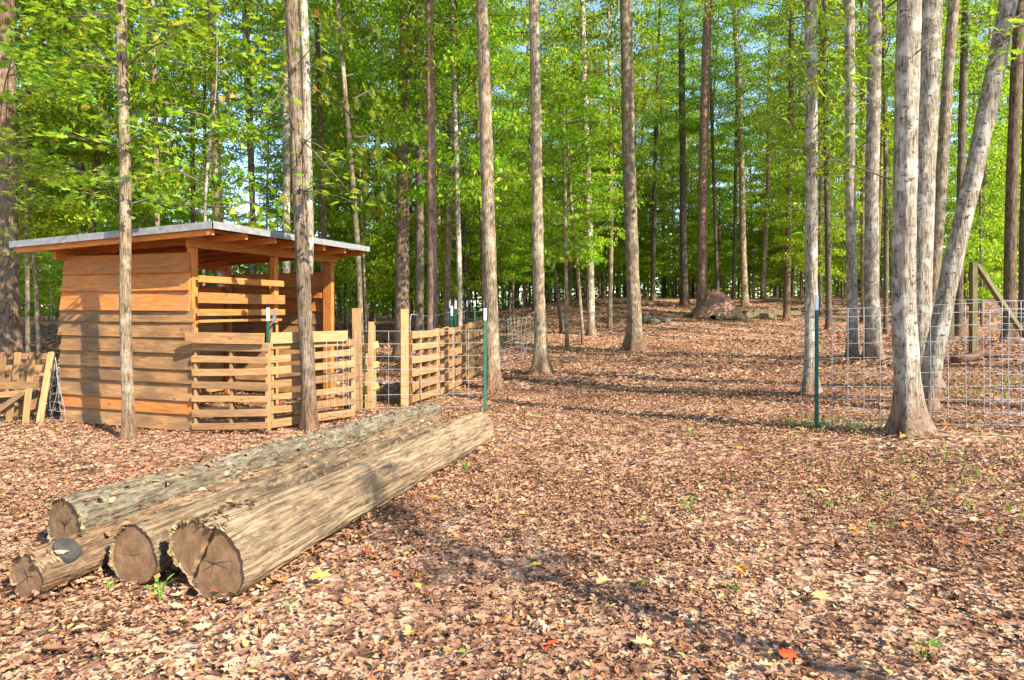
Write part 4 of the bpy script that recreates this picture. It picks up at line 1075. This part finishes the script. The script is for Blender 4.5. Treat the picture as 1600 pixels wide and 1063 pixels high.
l3, _, R3, th3 = log("debarked tan log lying between the thin knotted log and big twin log", (-2.13, 3.60), (-.93, 7.65), .168, .14, M['log_tan'], 12, cracks=3, tri=.04)
fungi(l3, R3, th3, [(-.6, 1.3, .0, .05, 60)], 7, .022)
l4, _, R4, th4 = log("big debarked twin log nearest the camera with seamed sawn end", (-1.60, 3.42), (-.37, 7.25), .195, .178, M['log_big'], 21, lobe=(.66, .34, .80, 1.1), cracks=6, tri=.03, streak=.014)
fungi(l4, R4, th4, [(-.2, 1.9, .0, .05, 70), (.6, 1.7, .0, .5, 90)], 9, .026)
# a few dry leaves and bark chips caught on the logs
def log_debris():
    g = np.random.default_rng(31); mb = MB()
    for t, R, th, n in ((l1, R1, th1, 170), (l2, R2, th2, 90), (l3, R3, th3, 60)):
        mt = np.array(t.matrix_basis)
        a = g.normal(math.pi / 2, .75, n); ix = g.integers(2, len(R) - 2, n)
        r = np.array([R[i][int((v % 6.2832) / 6.2832 * len(th)) % len(th)] for i, v in zip(ix, a)]) + .006
        Pl = np.stack([ix * .02, r * np.cos(a), r * np.sin(a), np.ones(n)], -1); Nl = np.stack([0 * a, np.cos(a), np.sin(a)], -1)
        P = (Pl @ mt.T)[:, :3]; Nw = Nl @ mt[:3, :3].T + g.normal(0, .25, (n, 3))
        V, T = place(*OVAL, P, rand_dirs(g, n), Nw, g.uniform(.03, .08, n), g.normal(0, 1.2, n), g.normal(.2, .6, n)); mb.add(V, T)
    for t, r_ in ((l1, .17), (l2, .12), (l3, .17), (l4, .19)):
        mt = t.matrix_basis; A_ = np.array(mt.translation); ax_ = np.array(mt.to_3x3() @ Vector((1, 0, 0))); sd_ = np.array([ax_[1], -ax_[0], 0])
        n = 420; x_ = g.uniform(-.05, 3.9 if t is not l2 else 2.4, n); side = g.choice([-1, 1], n); off = r_ * (.62 + .75 * g.random(n) ** 1.4)
        P = A_[None] + x_[:, None] * ax_ + (side * off)[:, None] * sd_; P[:, 2] = ground_z(P[:, 0], P[:, 1]) + .01 + .075 * np.clip(1.25 - off / r_, 0, 1) * g.random(n) ** .6 + .012
        V, T = place(*OVAL, P, rand_dirs(g, n), tilt_normals(g, n, .5), g.uniform(.03, .075, n), g.normal(0, 1.1, n), g.normal(.2, .6, n)); mb.add(V, T)
    tag(mb.build("leaf_debris", M['litter'], smooth=False), "dry leaves and bark chips caught on top of the logs", None, None, "stuff")
log_debris()

# ------------------------------------------------------------------ tarpaulin heap, boards, stones up the slope
def tarp():
    Y = 28; c = at(1120, 492, Y); z = gz(c.x, Y)
    t = thing("tarpaulin_heap", "brown tarpaulin draped over a heap in the far clearing", "tarpaulin", (c.x, Y, z))
    n = 90
    u, v = np.meshgrid(np.linspace(-1, 1, n), np.linspace(-1, 1, n))
    X = u * 1.38 + .1; Yv = v * 1.0
    ang = np.arctan2(Yv, X + .2)
    d = np.hypot((X + .18) / np.where(X > -.18, 1.42, 1.05), Yv / 1.0)
    Zt = 1.25 * np.clip(1 - d ** 1.12, 0, 1) + .2 * np.exp(-((X - .5) / .5) ** 2 - (Yv / .6) ** 2)
    Zt += (.05 * np.sin(ang * 7 + 2 * d) + .025 * np.sin(ang * 15 + 1)) * np.clip(d * 1.5, 0, 1) * np.clip(1.25 - d, 0, 1) + .05 * fbm(X * 2, Yv * 2, 1.2, 3) * np.clip(1.2 - d, 0, 1)
    edge = d < 1.03 + .10 * np.sin(ang * 5 + 1) + .05 * np.sin(ang * 11)
    Zt = np.maximum(Zt, .02 + .02 * np.sin(ang * 13)) + (ground_z(X + c.x, Yv + Y) - z)
    V = np.stack([X, Yv, Zt], -1).reshape(-1, 3)
    i = np.arange(n - 1)[:, None] * n + np.arange(n - 1)[None]; Q = np.stack([i, i + 1, i + n + 1, i + n], -1).reshape(-1, 4)
    Q = Q[edge.ravel()[Q].all(1)]
    m, N, L, out = nodes("brown_tarpaulin")
    nz = N("TexNoise"); nz.inputs["Scale"].default_value = 5; nz.inputs["Detail"].default_value = 5; L(coords(N, L, (1, 1, 1)), nz.inputs[0])
    r = ramp(N, [(.3, (.19, .09, .058)), (.7, (.28, .142, .092))]); L(nz.outputs[0], r.inputs[0])
    principled(N, L, out, r.outputs[0], .5, nz.outputs[0], .2, .03, .3)
    MB().add(V, None, Q).build("sheet", m, t)
    for k, (dx, dy, ln) in enumerate(((-.35, -.95, .5), (.05, -.98, .6), (.55, -.92, .45))):
        p = Vector((c.x + dx, Y + dy, gz(c.x + dx, Y + dy) + .1)); board(t, "timber_piece", p, p + Vector((ln, .05, .02)), .12, .1, (0, -1, 0), M['post_dark'])
tarp()
for i, (x0, x1, y, Y, lab) in enumerate(((1165, 1213, 488, 27.6, "grey board lying on the ground right beside the tarpaulin heap"), (1160, 1245, 484, 28.3, "long grey-green board lying behind the shorter board near the tarpaulin heap"), (1208, 1252, 490, 27.9, "short brown board end lying beyond the tarpaulin boards"))):
    a, b = at(x0, y, Y), at(x1, y - 1, Y); za = gz(a.x, Y) + .12 + .05 * i
    tag(board(None, "board", (a.x, Y, za), (b.x, Y + .05, gz(b.x, Y) + .12 + .05 * i), .2, .06, (0, -1, .2), M['post_dark']), lab, "board")
def rock(label, px, Y, r, sq=(1, .8, .6), name="rock"):
    x = (px - 800) / F * Y; g = np.meshgrid(np.linspace(0, np.pi, 14), np.linspace(0, 2 * np.pi, 20, endpoint=False), indexing='ij')
    d = np.stack([np.sin(g[0]) * np.cos(g[1]), np.sin(g[0]) * np.sin(g[1]), np.cos(g[0])], -1)
    R = r * (1 + .25 * fbm(d[..., 0] * 1.4 + px, d[..., 1] * 1.4, d[..., 2] * 1.4, 3))
    V = (d * R[..., None] * np.array(sq)).reshape(-1, 3)
    i = np.arange(13)[:, None] * 20; j = np.arange(20)[None]; k = (j + 1) % 20
    o = MB().add(V, None, np.stack([i + j, i + 20 + j, i + 20 + k, i + k], -1).reshape(-1, 4)).build(name, M['rock'], None, True, (x, Y, gz(x, Y) + r * sq[2] * .5))
    tag(o, label, "rock")
rock("mossy oblong stone on the ground left of the tarpaulin heap, the bigger one", 1022, 25.5, .25, (1.3, .7, .6))
rock("mossy stone tucked behind the bigger oblong stone by the clearing tree", 1006, 26.5, .24, (1.2, .8, .7))
rock("small brown stone right of the mossy oblong stone", 1040, 26, .2, (1.2, .8, .6))
def fallen(label, px0, px1, Y, r, dy=.5, n=9, z=0.0):
    x0, x1 = (px0 - 800) / F * Y, (px1 - 800) / F * Y; s = np.linspace(0, 1, n); g = np.random.default_rng(int(px0))
    P = np.stack([x0 + (x1 - x0) * s, Y + dy * s + g.normal(0, .05, n), 0 * s], -1); P[:, 2] = ground_z(P[:, 0], P[:, 1]) + r * .7 + z + np.abs(g.normal(0, .03, n))
    b = P[0].copy(); V, T, Q = tube(P - b, r * (1 - .4 * s), 9)
    V = V + r * .2 * np.stack([0 * V[:, 0], vnoise(V[:, 0] * 4, V[:, 1] * 9, V[:, 2] * 9), vnoise(V[:, 0] * 4 + 5, V[:, 1] * 9, V[:, 2] * 9)], -1)
    tag(MB().add(V, T, Q).build("fallen_branch", M['bark_dark'], None, True, b), label, "branch")
fallen("dark fallen stem lying left of the tarpaulin pine", 1000, 1062, 33, .11)
fallen("dark fallen stem lying on the slope crest right of the tarpaulin heap", 1140, 1225, 34.5, .10)
fallen("dark fallen stem lying behind the sunlit pale tree on the crest", 1238, 1330, 30, .12)
fallen("dark log lying on the ground behind the wire panel's far right", 1490, 1600, 11.8, .09, .3)
fallen("thin pale stick lying across the far clearing below the tarpaulin", 1030, 1098, 23.5, .025, .3)
fallen("dark fallen stem on the slope left of the mossy stones", 930, 1000, 34, .10)

# ------------------------------------------------------------------ small plants and bright fallen leaves
def one_leaf(label, px, py, size, tpl, mat, rot):
    x, y = gp(px, py); g = np.random.default_rng(int(px * 7 + py))
    V, T = place(*tpl, np.zeros((1, 3)), np.array([[math.cos(rot), math.sin(rot), .05]]), tilt_normals(g, 1, .18), np.array([size * .78]), np.array([g.normal(.6, .5)]), np.array([g.normal(.2, .3)]))
    o = MB().add(V, T).build("fallen_leaf", M['leaf_' + mat], None, False, (x, y, gz(x, y) + .032))
    tag(o, label, "leaf", "bright fallen leaves")
for a in (("broad yellow leaf lying near the big log's front end", 485, 916, .15, LOBED, 'yellow', .3),
          ("round yellow leaf beside an orange leaf in front of the big log", 657, 929, .085, OVAL, 'yellow', 2.2),
          ("orange leaf touching the round yellow leaf in front of the big log", 643, 912, .10, LOBED, 'orange', .2),
          ("small red leaf left of the orange leaf in front of the big log", 612, 912, .07, LOBED, 'red', 1.0),
          ("bright red leaf at the foot of the big log's sawn end", 340, 938, .08, LOBED, 'red', 1.9),
          ("orange leaf lying right of the big log's middle", 711, 851, .09, LOBED, 'orange', .6),
          ("red leaf lying close along the big log's right side", 578, 873, .075, LOBED, 'red', 2.6),
          ("red leaf lying near the big log's far half", 668, 787, .09, LOBED, 'red', .1),
          ("yellow lobed leaf in the middle of the near ground", 822, 897, .13, OAK, 'yellow', .4),
          ("pale yellow leaf on open ground past the big log's far end", 951, 850, .09, OVAL, 'cream', 2.0),
          ("pale yellow curled leaf right of the open ground's middle", 1094, 771, .10, OVAL, 'cream', 1.2),
          ("large tan leaf in the lower middle ground", 933, 922, .13, LOBED, 'tan', .5),
          ("orange-red leaf on the lower ground beside a yellow-green leaf", 1162, 905, .11, LOBED, 'orange', 1.5),
          ("star-shaped tan maple leaf on the lower right ground", 1271, 937, .13, LOBED, 'tan', -1.2),
          ("bright orange leaf on the ground below the wire panel's green post", 1327, 838, .10, LOBED, 'orange', .2),
          ("red leaf alone at the bottom of the picture below the middle", 853, 1021, .075, OVAL, 'red', .3),
          ("red leaf in the bottom right part of the ground", 1218, 1036, .11, LOBED, 'red', .1),
          ("orange leaf left of the pale leaf near the foot of the curved tree", 1408, 690, .13, LOBED, 'orange', .4),
          ("red leaf just right of the curved tree's foot", 1478, 672, .14, LOBED, 'red', .8),
          ("cream leaf lying below the star-shaped area at the lower right edge", 1522, 826, .12, OVAL, 'cream', .9),
          ("pinkish tan leaf at the bottom edge left of the middle", 1020, 1022, .12, LOBED, 'tan', 2.9),
          ("pale yellow leaf at the bottom left beside the knotted log's front", 112, 996, .09, OVAL, 'cream', .4),
          ("cream leaf at the bottom left, right of another pale one", 300, 992, .12, OAK, 'cream', .1),
          ("orange leaf on the far open ground by the brown bands", 1160, 706, .11, LOBED, 'orange', 2.0)):
    one_leaf(*a)
def seedling(label, px, py, h, n, seed, mat='seedling', tpl=OVAL):
    x, y = gp(px, py); g = np.random.default_rng(seed); st, lf = MB(), MB()
    t = thing("seedling", label, "plant", (x, y, gz(x, y)), "green seedlings in the leaf litter")
    P, D = [], []
    for k in range(n):
        a = k * 2.4; e = np.array([math.cos(a) * h * .35, math.sin(a) * h * .35, h * g.uniform(.55, 1.0)])
        st.add(*tube([(0, 0, 0), e * .6 + np.array([0, 0, .1 * h]), e], [.003, .002, .0015], 4, False)); P.append(e); D.append(e * np.array([1, 1, .2]))
    V, T = place(*tpl, np.array(P), np.array(D), tilt_normals(g, n, .3), np.full(n, h * .55) * g.uniform(.7, 1.2, n)); lf.add(V, T)
    st.build("stem", M['seedling'], t); lf.build("leaves", M[mat], t, smooth=False)
for i, (lab, px, py, h, n) in enumerate((("green seedling at the foot of the middle log's sawn end", 250, 938, .14, 7), ("tiny green seedling beside the knotted log", 172, 922, .08, 5), ("green sprig growing against the big log's lower side", 420, 900, .12, 5),
        ("green seedling on the open ground right of the middle", 1078, 802, .13, 6), ("small green sprout left of the open ground's seedling", 1010, 806, .07, 4), ("green sprout near the lower right corner", 1440, 1036, .13, 6),
        ("green sprout in the lower right beside a star-shaped leaf", 1150, 930, .09, 5), ("green sprout on the ground past the big log's far end", 728, 736, .12, 4), ("green sprout on the right ground below the wire panel", 1296, 795, .10, 5),
        ("green sprout at the bottom left of the picture's middle", 450, 956, .09, 4), ("yellow-green sprout on the far ground by the log's end", 1075, 686, .14, 5))):
    seedling(lab, px, py, h * .65, n, 50 + i)
def grass():
    g = np.random.default_rng(91); mb = MB()
    spots = [(1277, 668, .25, 60), (1250, 662, .2, 40), (1300, 664, .3, 40), (1340, 668, .4, 50), (1480, 620, .6, 120), (1560, 600, .8, 140), (1530, 690, .8, 60), (1430, 740, 1.0, 60), (1560, 740, .8, 60), (1360, 790, .9, 40), (1150, 660, .9, 30), (1580, 800, .6, 40), (20, 660, .5, 25), (900, 700, 1.0, 20)]
    for px, py, rad, n in spots:
        x, y = gp(px, py); X, Y = x + g.normal(0, rad * .6, n), y + g.normal(0, rad * .6, n)
        P = np.stack([X, Y, ground_z(X, Y)], -1); D = g.normal(0, .5, (n, 3)); D[:, 2] = 1
        V, T = place(*STRAP, P, D, rand_dirs(g, n), g.uniform(.03, .085, n), None, g.normal(.3, .3, n)); mb.add(V, T)
    tag(mb.build("grass", M['grass'], smooth=False), "thin green grass blades sprouting through the dry leaves", None, None, "stuff")
grass()

def ground_twigs():
    g = np.random.default_rng(63); mb = MB()
    for k in range(330):
        Y = math.sqrt(g.uniform(2.0, 14 ** 2)); X = g.uniform(-1, 1) * (.9 * Y + 1); ln = g.uniform(.06, .4); a = g.uniform(0, 6.283)
        s_ = np.linspace(-.5, .5, 5); P = np.stack([X + ln * s_ * math.cos(a) + g.normal(0, .012, 5), Y + ln * s_ * math.sin(a) + g.normal(0, .012, 5), 0 * s_], -1)
        P[:, 2] = ground_z(P[:, 0], P[:, 1]) + g.uniform(.018, .035, 5); mb.add(*tube(P, np.linspace(1, .4, 5) * g.uniform(.0018, .0055), 5))
    tag(mb.build("fallen_twigs", M['bark_twig']), "thin broken twigs scattered over the dry leaves", None, None, "stuff")
ground_twigs()
